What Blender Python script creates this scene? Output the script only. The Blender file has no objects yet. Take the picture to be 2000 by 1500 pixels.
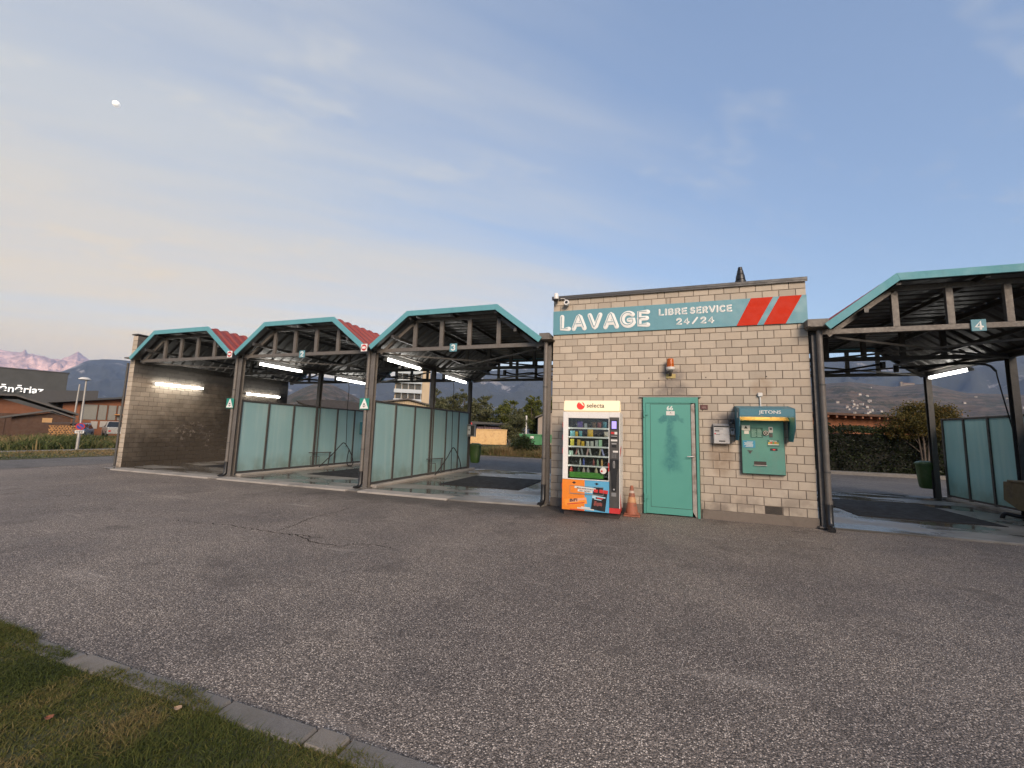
import bpy, math, random
import numpy as np
from mathutils import Vector, Matrix

random.seed(11)
rng = np.random.default_rng(11)
S = bpy.context.scene
COL = S.collection
R = math.radians

# ------------------------------------------------------------------ camera
def cam_axes(p, y, r):
    fwd = Vector((math.sin(y) * math.cos(p), math.cos(y) * math.cos(p), math.sin(p)))
    right = Vector((math.cos(y), -math.sin(y), 0))
    up = right.cross(fwd)
    return right * math.cos(r) + up * math.sin(r), -right * math.sin(r) + up * math.cos(r), fwd

camd = bpy.data.cameras.new('camera')
cam = bpy.data.objects.new('camera', camd)
COL.objects.link(cam)
cr, cu, cf = cam_axes(0.1158, -0.3305, 0.0292)
cam.matrix_world = Matrix(((cr.x, cu.x, -cf.x, 0.0), (cr.y, cu.y, -cf.y, -8.0484),
                           (cr.z, cu.z, -cf.z, 1.3918), (0, 0, 0, 1)))
camd.sensor_width = 36
camd.lens = 804.56 / 2000 * 36
camd.clip_start = 0.05
camd.clip_end = 60000
S.camera = cam

# ------------------------------------------------------------------ sky and sun
SUN_AZ, SUN_EL = R(150), R(26.0)          # low veiled sun behind the viewer, a little to the right
world = bpy.data.worlds.new('World')
S.world = world
world.use_nodes = True
wn, wl = world.node_tree.nodes, world.node_tree.links
wn.clear()
w_out = wn.new('ShaderNodeOutputWorld')
w_bg = wn.new('ShaderNodeBackground')
w_sky = wn.new('ShaderNodeTexSky')
w_sky.sky_type = 'NISHITA'
w_sky.sun_disc = False
w_sky.sun_elevation = R(12)
w_sky.sun_rotation = SUN_AZ
w_sky.altitude = 500
w_sky.air_density = 1.0
w_sky.dust_density = 0.7
w_sky.ozone_density = 1.0
w_bg.inputs['Strength'].default_value = 0.06

def wmath(op, a, b=None, c=None):
    n = wn.new('ShaderNodeMath'); n.operation = op
    for i, v in enumerate((a, b, c)):
        if v is None: continue
        if isinstance(v, (int, float)): n.inputs[i].default_value = v
        else: wl.new(v, n.inputs[i])
    return n.outputs[0]

# thin high cloud, laid out on a flat sheet above the place
w_tc = wn.new('ShaderNodeTexCoord')
w_sep = wn.new('ShaderNodeSeparateXYZ'); wl.new(w_tc.outputs['Generated'], w_sep.inputs[0])
zc = wmath('ADD', wmath('MAXIMUM', w_sep.outputs[2], 0.0), 0.10)
su = wmath('DIVIDE', w_sep.outputs[0], zc)
sv = wmath('DIVIDE', w_sep.outputs[1], zc)
# streaks run along the direction at CLOUD_DIR
CLOUD_DIR = R(40)
ca, sa = math.cos(CLOUD_DIR), math.sin(CLOUD_DIR)
along = wmath('ADD', wmath('MULTIPLY', su, ca), wmath('MULTIPLY', sv, sa))
cross = wmath('ADD', wmath('MULTIPLY', su, -sa), wmath('MULTIPLY', sv, ca))
w_cmb = wn.new('ShaderNodeCombineXYZ')
wl.new(wmath('MULTIPLY', along, 0.16), w_cmb.inputs[0]); wl.new(cross, w_cmb.inputs[1])
w_n1 = wn.new('ShaderNodeTexNoise'); w_n1.noise_dimensions = '2D'; w_n1.inputs['Scale'].default_value = 0.55
w_n1.inputs['Detail'].default_value = 3; w_n1.inputs['Roughness'].default_value = 0.5
wl.new(w_cmb.outputs[0], w_n1.inputs['Vector'])
w_n2 = wn.new('ShaderNodeTexNoise'); w_n2.noise_dimensions = '2D'; w_n2.inputs['Scale'].default_value = 3.2
w_n2.inputs['Detail'].default_value = 3; w_n2.inputs['Roughness'].default_value = 0.6
wl.new(w_cmb.outputs[0], w_n2.inputs['Vector'])
CLOUD_SHIFT = 0.0
# one broad sheet of cirrus on the far side of a line across the sky, thinning along its length
def wramp(v, a, b, lo=0.0, hi=1.0):
    n = wn.new('ShaderNodeMapRange'); n.interpolation_type = 'SMOOTHSTEP'
    wl.new(v, n.inputs[0]); n.inputs[1].default_value = a; n.inputs[2].default_value = b
    n.inputs[3].default_value = lo; n.inputs[4].default_value = hi
    return n.outputs[0]
streak = wmath('ADD', wmath('MULTIPLY', w_n1.outputs[0], 0.7), wmath('MULTIPLY', w_n2.outputs[0], 0.3))
edge_c = wmath('ADD', cross, wmath('MULTIPLY', wmath('SUBTRACT', streak, 0.5), 3.4))
sheet = wmath('MULTIPLY', wramp(edge_c, 0.60, 1.95), wramp(along, 2.3, 0.2, 0.10, 1.0))
w_n3 = wn.new('ShaderNodeTexNoise'); w_n3.noise_dimensions = '2D'; w_n3.inputs['Scale'].default_value = 4.5; w_n3.inputs['Detail'].default_value = 3
w_n3.inputs['Roughness'].default_value = 0.62
w_cm2 = wn.new('ShaderNodeCombineXYZ'); wl.new(wmath('MULTIPLY', along, 0.55), w_cm2.inputs[0]); wl.new(cross, w_cm2.inputs[1]); wl.new(w_cm2.outputs[0], w_n3.inputs['Vector'])
wisp = wmath('MULTIPLY', wramp(w_n3.outputs[0], 0.54, 0.78), wramp(w_n1.outputs[0], 0.42, 0.62, 0.0, 0.75))
body = wmath('MULTIPLY', sheet, wramp(streak, 0.30, 0.62, 0.45, 1.0))
cover = wmath('MINIMUM', wmath('ADD', wmath('MULTIPLY', body, 0.9), wmath('MULTIPLY', wisp, 0.36)), 0.92)
# an even milky veil over the whole sky, then the cirrus on top of it
w_veil = wn.new('ShaderNodeMix'); w_veil.data_type = 'RGBA'
w_veil.inputs['Factor'].default_value = 0.4
wl.new(w_sky.outputs[0], w_veil.inputs[6]); w_veil.inputs[7].default_value = (1.6, 2.1, 3.3, 1)
w_mix = wn.new('ShaderNodeMix'); w_mix.data_type = 'RGBA'
wl.new(cover, w_mix.inputs['Factor'])
wl.new(w_veil.outputs[2], w_mix.inputs[6])
CLOUD_COL = (4.5, 3.5, 2.15, 1)
w_cc = wn.new('ShaderNodeMix'); w_cc.data_type = 'RGBA'
wl.new(wramp(zc, 0.60, 0.20), w_cc.inputs['Factor'])
w_cc.inputs[6].default_value = (2.95, 2.95, 2.86, 1); w_cc.inputs[7].default_value = CLOUD_COL
wl.new(w_cc.outputs[2], w_mix.inputs[7])
wl.new(w_mix.outputs[2], w_bg.inputs['Color'])
wl.new(w_bg.outputs[0], w_out.inputs['Surface'])
world.cycles.sampling_method = 'MANUAL'
world.cycles.sample_map_resolution = 512

sund = bpy.data.lights.new('sun', 'SUN')
sund.energy = 1.4
sund.angle = R(30)
sund.color = (1.0, 0.81, 0.64)
sun = bpy.data.objects.new('sun', sund)
COL.objects.link(sun)
sdir = Vector((math.sin(SUN_AZ) * math.cos(SUN_EL), math.cos(SUN_AZ) * math.cos(SUN_EL), math.sin(SUN_EL)))
sun.rotation_euler = sdir.to_track_quat('Z', 'Y').to_euler()
sun.location = (40, -40, 30)

vs = S.view_settings
vs.view_transform = 'Standard'; vs.look = 'None'; vs.gamma = 1.0; vs.use_curve_mapping = False
vs.exposure = 2.0
S.cycles.use_denoising = True
S.cycles.max_bounces = 5
S.cycles.diffuse_bounces = 3
S.cycles.glossy_bounces = 3
S.cycles.transmission_bounces = 4
S.cycles.transparent_max_bounces = 12
S.cycles.volume_bounces = 0
S.cycles.sample_clamp_indirect = 4
S.cycles.caustics_reflective = False
S.cycles.caustics_refractive = False

# ------------------------------------------------------------------ helpers
HAZE = 9e-5
FRAME = {}

class MB:
    """collects faces; build() links them as one mesh object"""
    def __init__(s):
        s.v, s.f, s.m, s.a = [], [], [], []
    def add(s, vs_, fs_, mi=0, att=0.5):
        o = len(s.v)
        s.v += [tuple(p) for p in vs_]
        for f in fs_:
            s.f.append(tuple(i + o for i in f)); s.m.append(mi); s.a.append(att)
        return s
    def box(s, x0, x1, y0, y1, z0, z1, mi=0, att=0.5):
        v = [(x0,y0,z0),(x1,y0,z0),(x1,y1,z0),(x0,y1,z0),(x0,y0,z1),(x1,y0,z1),(x1,y1,z1),(x0,y1,z1)]
        return s.add(v, [(0,3,2,1),(4,5,6,7),(0,1,5,4),(1,2,6,5),(2,3,7,6),(3,0,4,7)], mi, att)
    def prism(s, pts, axis, a, b, mi=0, att=0.5):
        n = len(pts)
        def p3(p, t):
            return {'y': (p[0], t, p[1]), 'x': (t, p[0], p[1]), 'z': (p[0], p[1], t)}[axis]
        v = [p3(p, a) for p in pts] + [p3(p, b) for p in pts]
        f = [tuple(range(n)), tuple(range(2*n-1, n-1, -1))] + [(i, i+n, (i+1) % n + n, (i+1) % n) for i in range(n)]
        return s.add(v, f, mi, att)
    def beam(s, p, q, w, h, up=(0,0,1), mi=0):
        p, q, up = Vector(p), Vector(q), Vector(up)
        d = (q - p).normalized()
        x = d.cross(up)
        if x.length < 1e-4: x = d.cross(Vector((0,1,0)))
        x.normalize(); u = x.cross(d).normalized()
        c = [(-w/2,-h/2),(w/2,-h/2),(w/2,h/2),(-w/2,h/2)]
        v = [p + x*a + u*b for a, b in c] + [q + x*a + u*b for a, b in c]
        return s.add(v, [(3,2,1,0),(4,5,6,7),(0,1,5,4),(1,2,6,5),(2,3,7,6),(3,0,4,7)], mi)
    def tube(s, path, r, n=8, mi=0, flat=None, closed=False):
        """sweep along a path; flat = (normal, factor) squashes the section"""
        P = [Vector(p) for p in path]; k = len(P)
        rr = r if isinstance(r, (list, tuple)) else [r] * k
        vs_, prev = [], None
        for i in range(k):
            if closed: d = (P[(i+1) % k] - P[i-1]).normalized()
            else: d = (P[min(i+1, k-1)] - P[max(i-1, 0)]).normalized()
            if flat: nn = Vector(flat[0])
            elif prev is None:
                nn = Vector((0,0,1)) if abs(d.z) < 0.9 else Vector((1,0,0))
            else: nn = prev
            x = d.cross(nn).normalized(); nn = x.cross(d).normalized(); prev = nn
            for j in range(n):
                t = 2*math.pi*(j+0.5)/n
                vs_.append(P[i] + x*math.cos(t)*rr[i] + nn*math.sin(t)*rr[i]*(flat[1] if flat else 1))
        f = []
        for i in range(k if closed else k-1):
            i2 = (i+1) % k
            for j in range(n):
                f.append((i*n+j, i*n+(j+1) % n, i2*n+(j+1) % n, i2*n+j))
        if not closed:
            f += [tuple(range(n-1, -1, -1)), tuple((k-1)*n+j for j in range(n))]
        return s.add(vs_, f, mi)
    def lathe(s, prof, c=(0,0,0), n=16, mi=0, axis='z'):
        vs_ = []
        for r_, z in prof:
            for j in range(n):
                t = 2*math.pi*j/n
                a, b = r_*math.cos(t), r_*math.sin(t)
                vs_.append({'z': (c[0]+a, c[1]+b, c[2]+z), 'y': (c[0]+a, c[1]+z, c[2]+b), 'x': (c[0]+z, c[1]+a, c[2]+b)}[axis])
        k = len(prof); f = []
        for i in range(k-1):
            for j in range(n):
                f.append((i*n+j, i*n+(j+1) % n, (i+1)*n+(j+1) % n, (i+1)*n+j))
        f += [tuple(range(n-1, -1, -1)), tuple((k-1)*n+j for j in range(n))]
        return s.add(vs_, f, mi)
    def quad(s, a, b, c, d, mi=0, att=0.5):
        return s.add([a, b, c, d], [(0,1,2,3)], mi, att)
    def mesh(s, name, mats, off=(0,0,0), smooth=False, att=False):
        me = bpy.data.meshes.new(name)
        me.from_pydata([(x-off[0], y-off[1], z-off[2]) for x, y, z in s.v], [], s.f)
        for m in mats: me.materials.append(m)
        if len(mats) > 1: me.polygons.foreach_set('material_index', s.m)
        if smooth: me.polygons.foreach_set('use_smooth', [True]*len(s.f))
        if att:
            t = me.attributes.new('rnd', 'FLOAT', 'FACE'); t.data.foreach_set('value', s.a)
        me.update()
        return me
    def build(s, name, mat, parent=None, smooth=False, bevel=0, att=False, seg=1):
        mats = mat if isinstance(mat, (list, tuple)) else [mat]
        off = FRAME.get(parent.name, (0,0,0)) if parent else (0,0,0)
        o = link(name, s.mesh(name, mats, off, smooth, att), parent)
        if bevel:
            b = o.modifiers.new('bevel', 'BEVEL'); b.width = bevel; b.segments = seg; b.limit_method = 'ANGLE'
        if smooth and not bevel: autosmooth(o)
        return o

def autosmooth(o):
    try:
        o.data.set_sharp_from_angle(angle=R(40))
    except Exception: pass

def link(name, data, parent=None):
    o = bpy.data.objects.new(name, data)
    COL.objects.link(o)
    if parent:
        o.parent = parent
        FRAME[o.name] = FRAME.get(parent.name, (0,0,0))
    return o

def tag(o, label, cat, group=None):
    o['label'] = label; o['category'] = cat
    if group: o['group'] = group
    return o

def thing(name, label, cat, loc=(0,0,0), group=None, rotz=0, local=False):
    o = bpy.data.objects.new(name, None)
    o.empty_display_size = 0.2
    COL.objects.link(o)
    o.location = loc; o.rotation_euler = (0, 0, rotz)
    FRAME[o.name] = (0,0,0) if local else tuple(loc)
    return tag(o, label, cat, group)

def struct(name, mb, mat, **k):
    o = mb.build(name, mat, **k)
    o['kind'] = 'structure'
    return o

def dup(root, loc, rotz=None, label=None):
    """a copy of a thing with copies of its parts and sub-parts"""
    r = root.copy(); COL.objects.link(r); r.location = loc
    if rotz is not None: r.rotation_euler = (0,0,rotz)
    if label: r['label'] = label
    for ch in list(root.children):
        c = ch.copy(); COL.objects.link(c); c.parent = r
        for g in list(ch.children):
            d = g.copy(); COL.objects.link(d); d.parent = c
    return r

# ------------------------------------------------------------------ materials
class NT:
    def __init__(s, name):
        s.m = bpy.data.materials.new(name); s.m.use_nodes = True
        s.t = s.m.node_tree; s.n = s.t.nodes; s.l = s.t.links
        s.b = s.n['Principled BSDF']; s.out = s.n['Material Output']
        s._pos = None
    def new(s, typ, **kw):
        n = s.n.new(typ)
        for k, v in kw.items():
            if k in n.inputs: s.put(n.inputs[k], v)
            else: setattr(n, k, v)
        return n
    def put(s, sock, v):
        if hasattr(v, 'is_linked') or isinstance(v, bpy.types.NodeSocket): s.l.new(v, sock)
        elif isinstance(v, (tuple, list)) and len(v) == 3 and sock.type == 'RGBA': sock.default_value = (*v, 1)
        else: sock.default_value = v
    @property
    def pos(s):
        if s._pos is None: s._pos = s.n.new('ShaderNodeNewGeometry').outputs['Position']
        return s._pos
    def xyz(s, v=None):
        n = s.new('ShaderNodeSeparateXYZ'); s.l.new(v or s.pos, n.inputs[0]); return n.outputs
    def math(s, op, a, b=0.0, clamp=False):
        n = s.n.new('ShaderNodeMath'); n.operation = op; n.use_clamp = clamp
        s.put(n.inputs[0], a); s.put(n.inputs[1], b); return n.outputs[0]
    def scale(s, v, sc):
        n = s.n.new('ShaderNodeVectorMath'); n.operation = 'MULTIPLY'
        s.put(n.inputs[0], v); n.inputs[1].default_value = sc; return n.outputs[0]
    def noise(s, sc, det=4, rough=0.55, vec=None, dist=0.0):
        n = s.n.new('ShaderNodeTexNoise')
        n.inputs['Scale'].default_value = sc; n.inputs['Detail'].default_value = det
        n.inputs['Roughness'].default_value = rough; n.inputs['Distortion'].default_value = dist
        s.l.new(vec or s.pos, n.inputs['Vector']); return n.outputs[0]
    def voro(s, sc, feat='F1', out='Color', vec=None, rnd=1.0):
        n = s.n.new('ShaderNodeTexVoronoi'); n.feature = feat
        n.inputs['Scale'].default_value = sc; n.inputs['Randomness'].default_value = rnd
        s.l.new(vec or s.pos, n.inputs['Vector']); return n.outputs[out]
    def ramp(s, f, lo, hi, a=0.0, b=1.0, smooth=True):
        n = s.n.new('ShaderNodeMapRange')
        if smooth: n.interpolation_type = 'SMOOTHSTEP'
        s.put(n.inputs[0], f); s.put(n.inputs[1], lo); s.put(n.inputs[2], hi); s.put(n.inputs[3], a); s.put(n.inputs[4], b)
        return n.outputs[0]
    def mix(s, f, a, b, mode='MIX'):
        n = s.n.new('ShaderNodeMix'); n.data_type = 'RGBA'; n.blend_type = mode
        s.put(n.inputs[0], f); s.put(n.inputs[6], a); s.put(n.inputs[7], b); return n.outputs[2]
    def bump(s, h, st=0.3, d=0.01):
        n = s.n.new('ShaderNodeBump'); n.inputs['Strength'].default_value = st; n.inputs['Distance'].default_value = d
        s.l.new(h, n.inputs['Height']); s.l.new(n.outputs[0], s.b.inputs['Normal'])
    def set(s, **k):
        for a, v in k.items():
            s.put(s.b.inputs[a.replace('_', ' ')], v)
        return s.m

def sc3(c, k): return tuple(min(1, x*k) for x in c)

def pm(name, col, rough=0.6, metal=0.0, var=0.14, vs_=5.0, grain=0.06, gs=90, bump=0.0, bs=60, dirt=None, streak=None, spec=0.5):
    """a plain painted / metal / wood surface with large and small colour changes and optional dirt"""
    t = NT(name)
    c = t.mix(t.noise(vs_, 4), sc3(col, 1-var), sc3(col, 1+var))
    if grain: c = t.mix(t.ramp(t.noise(gs, 2), 0.25, 0.75, 0, 1), c, t.mix(1.0, c, (1-grain*2,)*3, 'MULTIPLY'))
    if streak:      # (colour, amount, stretch) vertical rain streaks
        v = t.scale(t.pos, (streak[2], streak[2], streak[2]*0.06))
        c = t.mix(t.ramp(t.noise(1.0, 5, 0.6, v), 0.5, 0.75, 0, streak[1]), c, streak[0])
    if dirt:        # (colour, amount, scale)
        c = t.mix(t.ramp(t.noise(dirt[2], 4, 0.65), 0.48, 0.72, 0, dirt[1]), c, dirt[0])
    t.put(t.b.inputs['Base Color'], c)
    rr = t.ramp(t.noise(vs_*3, 4), 0.3, 0.7, max(0.02, rough-0.1), min(1, rough+0.12))
    t.put(t.b.inputs['Roughness'], rr)
    t.b.inputs['Metallic'].default_value = metal
    t.b.inputs['Specular IOR Level'].default_value = spec
    if bump: t.bump(t.noise(bs, 3), bump, 0.004)
    return t.m

def emit(name, col, st):
    t = NT(name)
    t.b.inputs['Base Color'].default_value = (*col, 1)
    t.b.inputs['Emission Color'].default_value = (*col, 1)
    t.b.inputs['Emission Strength'].default_value = st
    return t.m

def glass_mat(name, tint=(0.9, 0.95, 0.95), refl=0.08):
    t = NT(name)
    tr = t.new('ShaderNodeBsdfTransparent'); tr.inputs[0].default_value = (*tint, 1)
    gl = t.new('ShaderNodeBsdfGlossy'); gl.inputs['Roughness'].default_value = 0.03
    fr = t.new('ShaderNodeFresnel'); fr.inputs[0].default_value = 1.45
    mx = t.new('ShaderNodeMixShader')
    t.l.new(t.math('ADD', t.math('MULTIPLY', fr.outputs[0], 0.8), refl*0.3), mx.inputs[0]); t.l.new(tr.outputs[0], mx.inputs[1]); t.l.new(gl.outputs[0], mx.inputs[2])
    t.l.new(mx.outputs[0], t.out.inputs[0])
    return t.m

M = {}
# --- asphalt: stones in dark binder, stains, fine cracks
def asphalt(name, binder, stone_lo, stone_hi, sc=95, wear=0.5):
    t = NT(name)
    vn = t.new('ShaderNodeTexVoronoi'); vn.inputs['Scale'].default_value = sc; t.l.new(t.pos, vn.inputs['Vector']); vn.voronoi_dimensions = '2D'
    cell, dist = vn.outputs['Color'], vn.outputs['Distance']
    cs = t.new('ShaderNodeSeparateColor'); t.l.new(cell, cs.inputs[0])
    big = t.noise(0.55, 3, 0.6); mid = t.noise(2.6, 3, 0.6)
    # sparse pale chippings of different brightness over a bed of small darker stones
    stone = t.mix(t.ramp(cs.outputs[0], 0.25, 1.0), stone_lo, stone_hi)
    show = t.math('GREATER_THAN', cs.outputs[1], t.ramp(mid, 0.3, 0.7, wear+0.10, wear-0.12))
    f = t.math('MULTIPLY', show, t.ramp(dist, 0.46, 0.30, 0, 1))
    vn2 = t.new('ShaderNodeTexVoronoi'); vn2.inputs['Scale'].default_value = sc*1.75; t.l.new(t.pos, vn2.inputs['Vector']); vn2.voronoi_dimensions = '2D'
    cs2 = t.new('ShaderNodeSeparateColor'); t.l.new(vn2.outputs['Color'], cs2.inputs[0])
    base = t.mix(t.ramp(cs2.outputs[0], 0.15, 1.0), sc3(binder, 0.55), sc3(stone_lo, 1.22))
    base = t.mix(t.ramp(vn2.outputs['Distance'], 0.35, 0.6, 0, 0.6), base, sc3(binder, 0.5))
    c = t.mix(f, base, stone)
    c = t.mix(1.0, c, t.mix(t.ramp(big, 0.32, 0.68), (0.84, 0.83, 0.83), (1.14, 1.12, 1.08)), 'MULTIPLY')
    c = t.mix(t.ramp(t.noise(1.3, 4, 0.7), 0.56, 0.70, 0, 0.6), c, sc3(binder, 0.7))
    # pale scuffs along the driving direction and dark run-off in front of the bays
    sc_n = t.noise(1.0, 3, 0.6, t.scale(t.pos, (0.55, 2.6, 1)))
    c = t.mix(t.ramp(sc_n, 0.60, 0.76, 0, 0.16), c, stone_hi)
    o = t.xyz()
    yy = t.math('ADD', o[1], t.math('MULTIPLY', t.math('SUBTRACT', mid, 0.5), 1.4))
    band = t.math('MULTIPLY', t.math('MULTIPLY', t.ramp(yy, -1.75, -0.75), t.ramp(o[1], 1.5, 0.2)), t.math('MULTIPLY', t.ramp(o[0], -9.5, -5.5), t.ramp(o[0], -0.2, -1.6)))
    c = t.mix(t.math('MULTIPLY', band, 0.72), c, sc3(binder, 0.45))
    t.put(t.b.inputs['Base Color'], c)
    t.put(t.b.inputs['Roughness'], t.ramp(mid, 0.3, 0.7, 0.68, 0.88))
    t.b.inputs['Specular IOR Level'].default_value = 0.35
    h = t.math('SUBTRACT', 0.6, dist)
    t.bump(h, 0.55, 0.006)
    return t.m
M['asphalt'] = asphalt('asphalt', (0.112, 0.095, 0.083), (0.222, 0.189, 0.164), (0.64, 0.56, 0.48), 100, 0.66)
M['road'] = asphalt('road_asphalt', (0.10, 0.094, 0.090), (0.15, 0.14, 0.13), (0.25, 0.235, 0.22), 60, 0.55)

# --- wet concrete floor of the wash bays
t = NT('wet_concrete')
wetn = t.math('ADD', t.math('MULTIPLY', t.noise(0.8, 2, 0.5, t.scale(t.pos, (0.6, 1.5, 1))), 0.85), t.math('MULTIPLY', t.noise(3, 2), 0.15))
wet = t.ramp(wetn, 0.36, 0.60)
cc = t.mix(t.noise(3, 6, 0.65), (0.17, 0.16, 0.145), (0.26, 0.245, 0.225))
cc = t.mix(t.ramp(t.noise(1.2, 4, 0.65), 0.45, 0.7, 0, 0.6), cc, (0.085, 0.077, 0.062))
t.put(t.b.inputs['Base Color'], t.mix(wet, cc, t.mix(1.0, cc, (0.40, 0.39, 0.37), 'MULTIPLY')))
t.put(t.b.inputs['Roughness'], t.ramp(wetn, 0.38, 0.60, 0.50, 0.10))
t.bump(t.math('MULTIPLY', t.noise(60, 3), t.math('SUBTRACT', 1.0, wet)), 0.12, 0.004)
M['wet'] = t.m
M['apron'] = pm('concrete_apron', (0.30, 0.275, 0.245), 0.85, var=0.2, vs_=2.5, bump=0.25, bs=120, dirt=((0.12, 0.11, 0.10), 0.6, 1.5))
M['mat'] = pm('dark_grating', (0.018, 0.018, 0.019), 0.8, var=0.3, vs_=3, bump=0.4, bs=150, spec=0.2)
M['kerb'] = pm('kerb_granite', (0.165, 0.152, 0.137), 0.85, var=0.25, vs_=8, grain=0.16, gs=260, bump=0.4, bs=160, dirt=((0.10, 0.09, 0.07), 0.5, 3))
M['kerb_pale'] = pm('pale_kerb_granite', (0.20, 0.178, 0.152), 0.85, var=0.25, vs_=8, grain=0.16, gs=260, bump=0.4, bs=160, dirt=((0.12, 0.10, 0.07), 0.5, 3))
M['concrete'] = pm('plain_concrete', (0.27, 0.25, 0.225), 0.9, var=0.2, vs_=3, bump=0.3, bs=90, dirt=((0.12, 0.10, 0.08), 0.5, 2))

# --- blocks
def block_mat(name, col, grime):
    t = NT(name)
    a = t.new('ShaderNodeAttribute'); a.attribute_name = 'rnd'
    f = a.outputs['Fac']
    c = t.mix(f, sc3(col, 0.86), sc3(col, 1.12))
    c = t.mix(t.ramp(t.math('FRACT', t.math('MULTIPLY', f, 17.3)), 0.6, 1.0, 0, 0.35), c, (col[0]*0.98, col[1]*0.90, col[2]*0.84))
    c = t.mix(t.ramp(t.noise(230, 3, 0.6), 0.35, 0.7, 0, 0.28), c, sc3(col, 0.62))
    c = t.mix(t.ramp(t.noise(6, 6, 0.65), 0.45, 0.75, 0, 0.30), c, sc3(col, 0.72))
    c = grime(t, c)
    t.put(t.b.inputs['Base Color'], c)
    t.b.inputs['Roughness'].default_value = 0.9
    t.b.inputs['Specular IOR Level'].default_value = 0.25
    t.bump(t.noise(190, 4, 0.65), 0.35, 0.004)
    return t.m

def blot(t, cx, cz, rx, rz, axis='x'):
    """soft elliptical stain mask round a point of the wall"""
    o = t.xyz()
    h = o[0] if axis == 'x' else o[1]
    dx = t.math('DIVIDE', t.math('SUBTRACT', h, cx), rx); dz = t.math('DIVIDE', t.math('SUBTRACT', o[2], cz), rz)
    d = t.math('ADD', t.math('MULTIPLY', dx, dx), t.math('MULTIPLY', dz, dz))
    return t.ramp(d, 1.0, 0.1)

def facade_grime(t, c):
    n = t.noise(7, 5, 0.65)
    nz = t.ramp(n, 0.25, 0.6, 0.3, 1.0)
    for (x, z, rx, rz, col, k) in ((0.32, 2.22, 0.42, 0.24, (0.19, 0.165, 0.145), 0.85), (0.34, 2.52, 0.26, 0.18, (0.19, 0.165, 0.15), 0.85),
                                   (1.12, 1.08, 0.24, 0.42, (0.25, 0.185, 0.13), 0.8), (1.2, 1.65, 0.32, 0.24, (0.13, 0.115, 0.11), 0.85),
                                   (1.78, 2.28, 0.20, 0.22, (0.25, 0.17, 0.11), 0.45), (1.75, 0.70, 0.45, 0.16, (0.26, 0.19, 0.15), 0.35)):
        c = t.mix(t.math('MULTIPLY', t.math('MULTIPLY', blot(t, x, z, rx, rz), nz), k), c, col)
    st = t.noise(1.0, 5, 0.6, t.scale(t.pos, (16, 16, 0.9)))
    c = t.mix(t.ramp(st, 0.56, 0.75, 0, 0.30), c, (0.25, 0.20, 0.155))
    o = t.xyz()
    low = t.math('MULTIPLY', t.ramp(o[2], 0.70, 0.1), t.ramp(t.noise(3, 5), 0.35, 0.65))
    c = t.mix(t.math('MULTIPLY', low, 0.8), c, (0.17, 0.14, 0.115))
    return c
BLOCK = (0.43, 0.368, 0.295)
M['block'] = block_mat('facade_block', BLOCK, facade_grime)

def bay_grime(t, c):
    o = t.xyz()
    n = t.noise(1.4, 6, 0.65, dist=0.5)
    # spray and moss: dark brown below, worst at the back of the bay
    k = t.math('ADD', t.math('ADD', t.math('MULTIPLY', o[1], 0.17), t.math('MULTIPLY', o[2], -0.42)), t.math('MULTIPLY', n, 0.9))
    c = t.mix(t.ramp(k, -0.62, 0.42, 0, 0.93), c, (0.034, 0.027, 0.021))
    # soot along the top
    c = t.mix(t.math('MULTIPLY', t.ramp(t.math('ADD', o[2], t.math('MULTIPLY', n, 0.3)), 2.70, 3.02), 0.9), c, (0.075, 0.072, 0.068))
    # pale lime bloom low down
    m = t.math('MULTIPLY', t.ramp(t.noise(9, 6, 0.75), 0.53, 0.62), t.math('MULTIPLY', blot(t, 2.6, 0.95, 2.3, 0.62, 'y'), 0.9))
    m = t.math('MULTIPLY', m, t.ramp(t.noise(1.1, 3), 0.42, 0.6))
    c = t.mix(t.math('MULTIPLY', m, 0.85), c, (0.30, 0.26, 0.225))
    return c
M['block_bay'] = block_mat('bay_block', sc3(BLOCK, 0.92), bay_grime)
t = NT('mortar')
c = facade_grime(t, t.mix(t.noise(20, 4), (0.17, 0.135, 0.105), (0.235, 0.19, 0.15)))
M['mortar'] = t.set(Base_Color=c, Roughness=0.95)
t = NT('bay_mortar')
c = bay_grime(t, t.mix(t.noise(20, 4), (0.15, 0.12, 0.10), (0.21, 0.17, 0.14)))
c = t.mix(t.math('MULTIPLY', t.ramp(t.noise(2.2, 4, 0.65), 0.42, 0.6), blot(t, 2.7, 0.85, 2.9, 0.85, 'y')), c, (0.30, 0.265, 0.235))      # lime washed out of the joints
M['mortar_bay'] = t.set(Base_Color=c, Roughness=0.95)

# --- metals and paints
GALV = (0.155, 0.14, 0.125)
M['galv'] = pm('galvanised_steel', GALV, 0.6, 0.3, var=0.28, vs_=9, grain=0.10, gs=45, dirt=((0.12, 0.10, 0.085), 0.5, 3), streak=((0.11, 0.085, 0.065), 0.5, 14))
M['galv_dark'] = pm('dark_galvanised_steel', (0.075, 0.072, 0.068), 0.6, 0.3, var=0.25, vs_=6, dirt=((0.06, 0.055, 0.05), 0.5, 2))  # darker steel tone for middle and rear frames and small fittings
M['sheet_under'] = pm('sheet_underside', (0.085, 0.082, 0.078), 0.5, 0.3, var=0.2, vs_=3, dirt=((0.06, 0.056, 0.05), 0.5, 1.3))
M['red_sheet'] = pm('red_roof_sheet', (0.215, 0.037, 0.028), 0.5, 0.0, var=0.2, vs_=2.5, dirt=((0.16, 0.07, 0.06), 0.5, 3))
TEAL = (0.112, 0.305, 0.345)
M['fascia'] = pm('turquoise_fascia', TEAL, 0.6, 0.0, var=0.10, vs_=2.2, spec=0.25, streak=((0.08, 0.21, 0.25), 0.35, 9))
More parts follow.
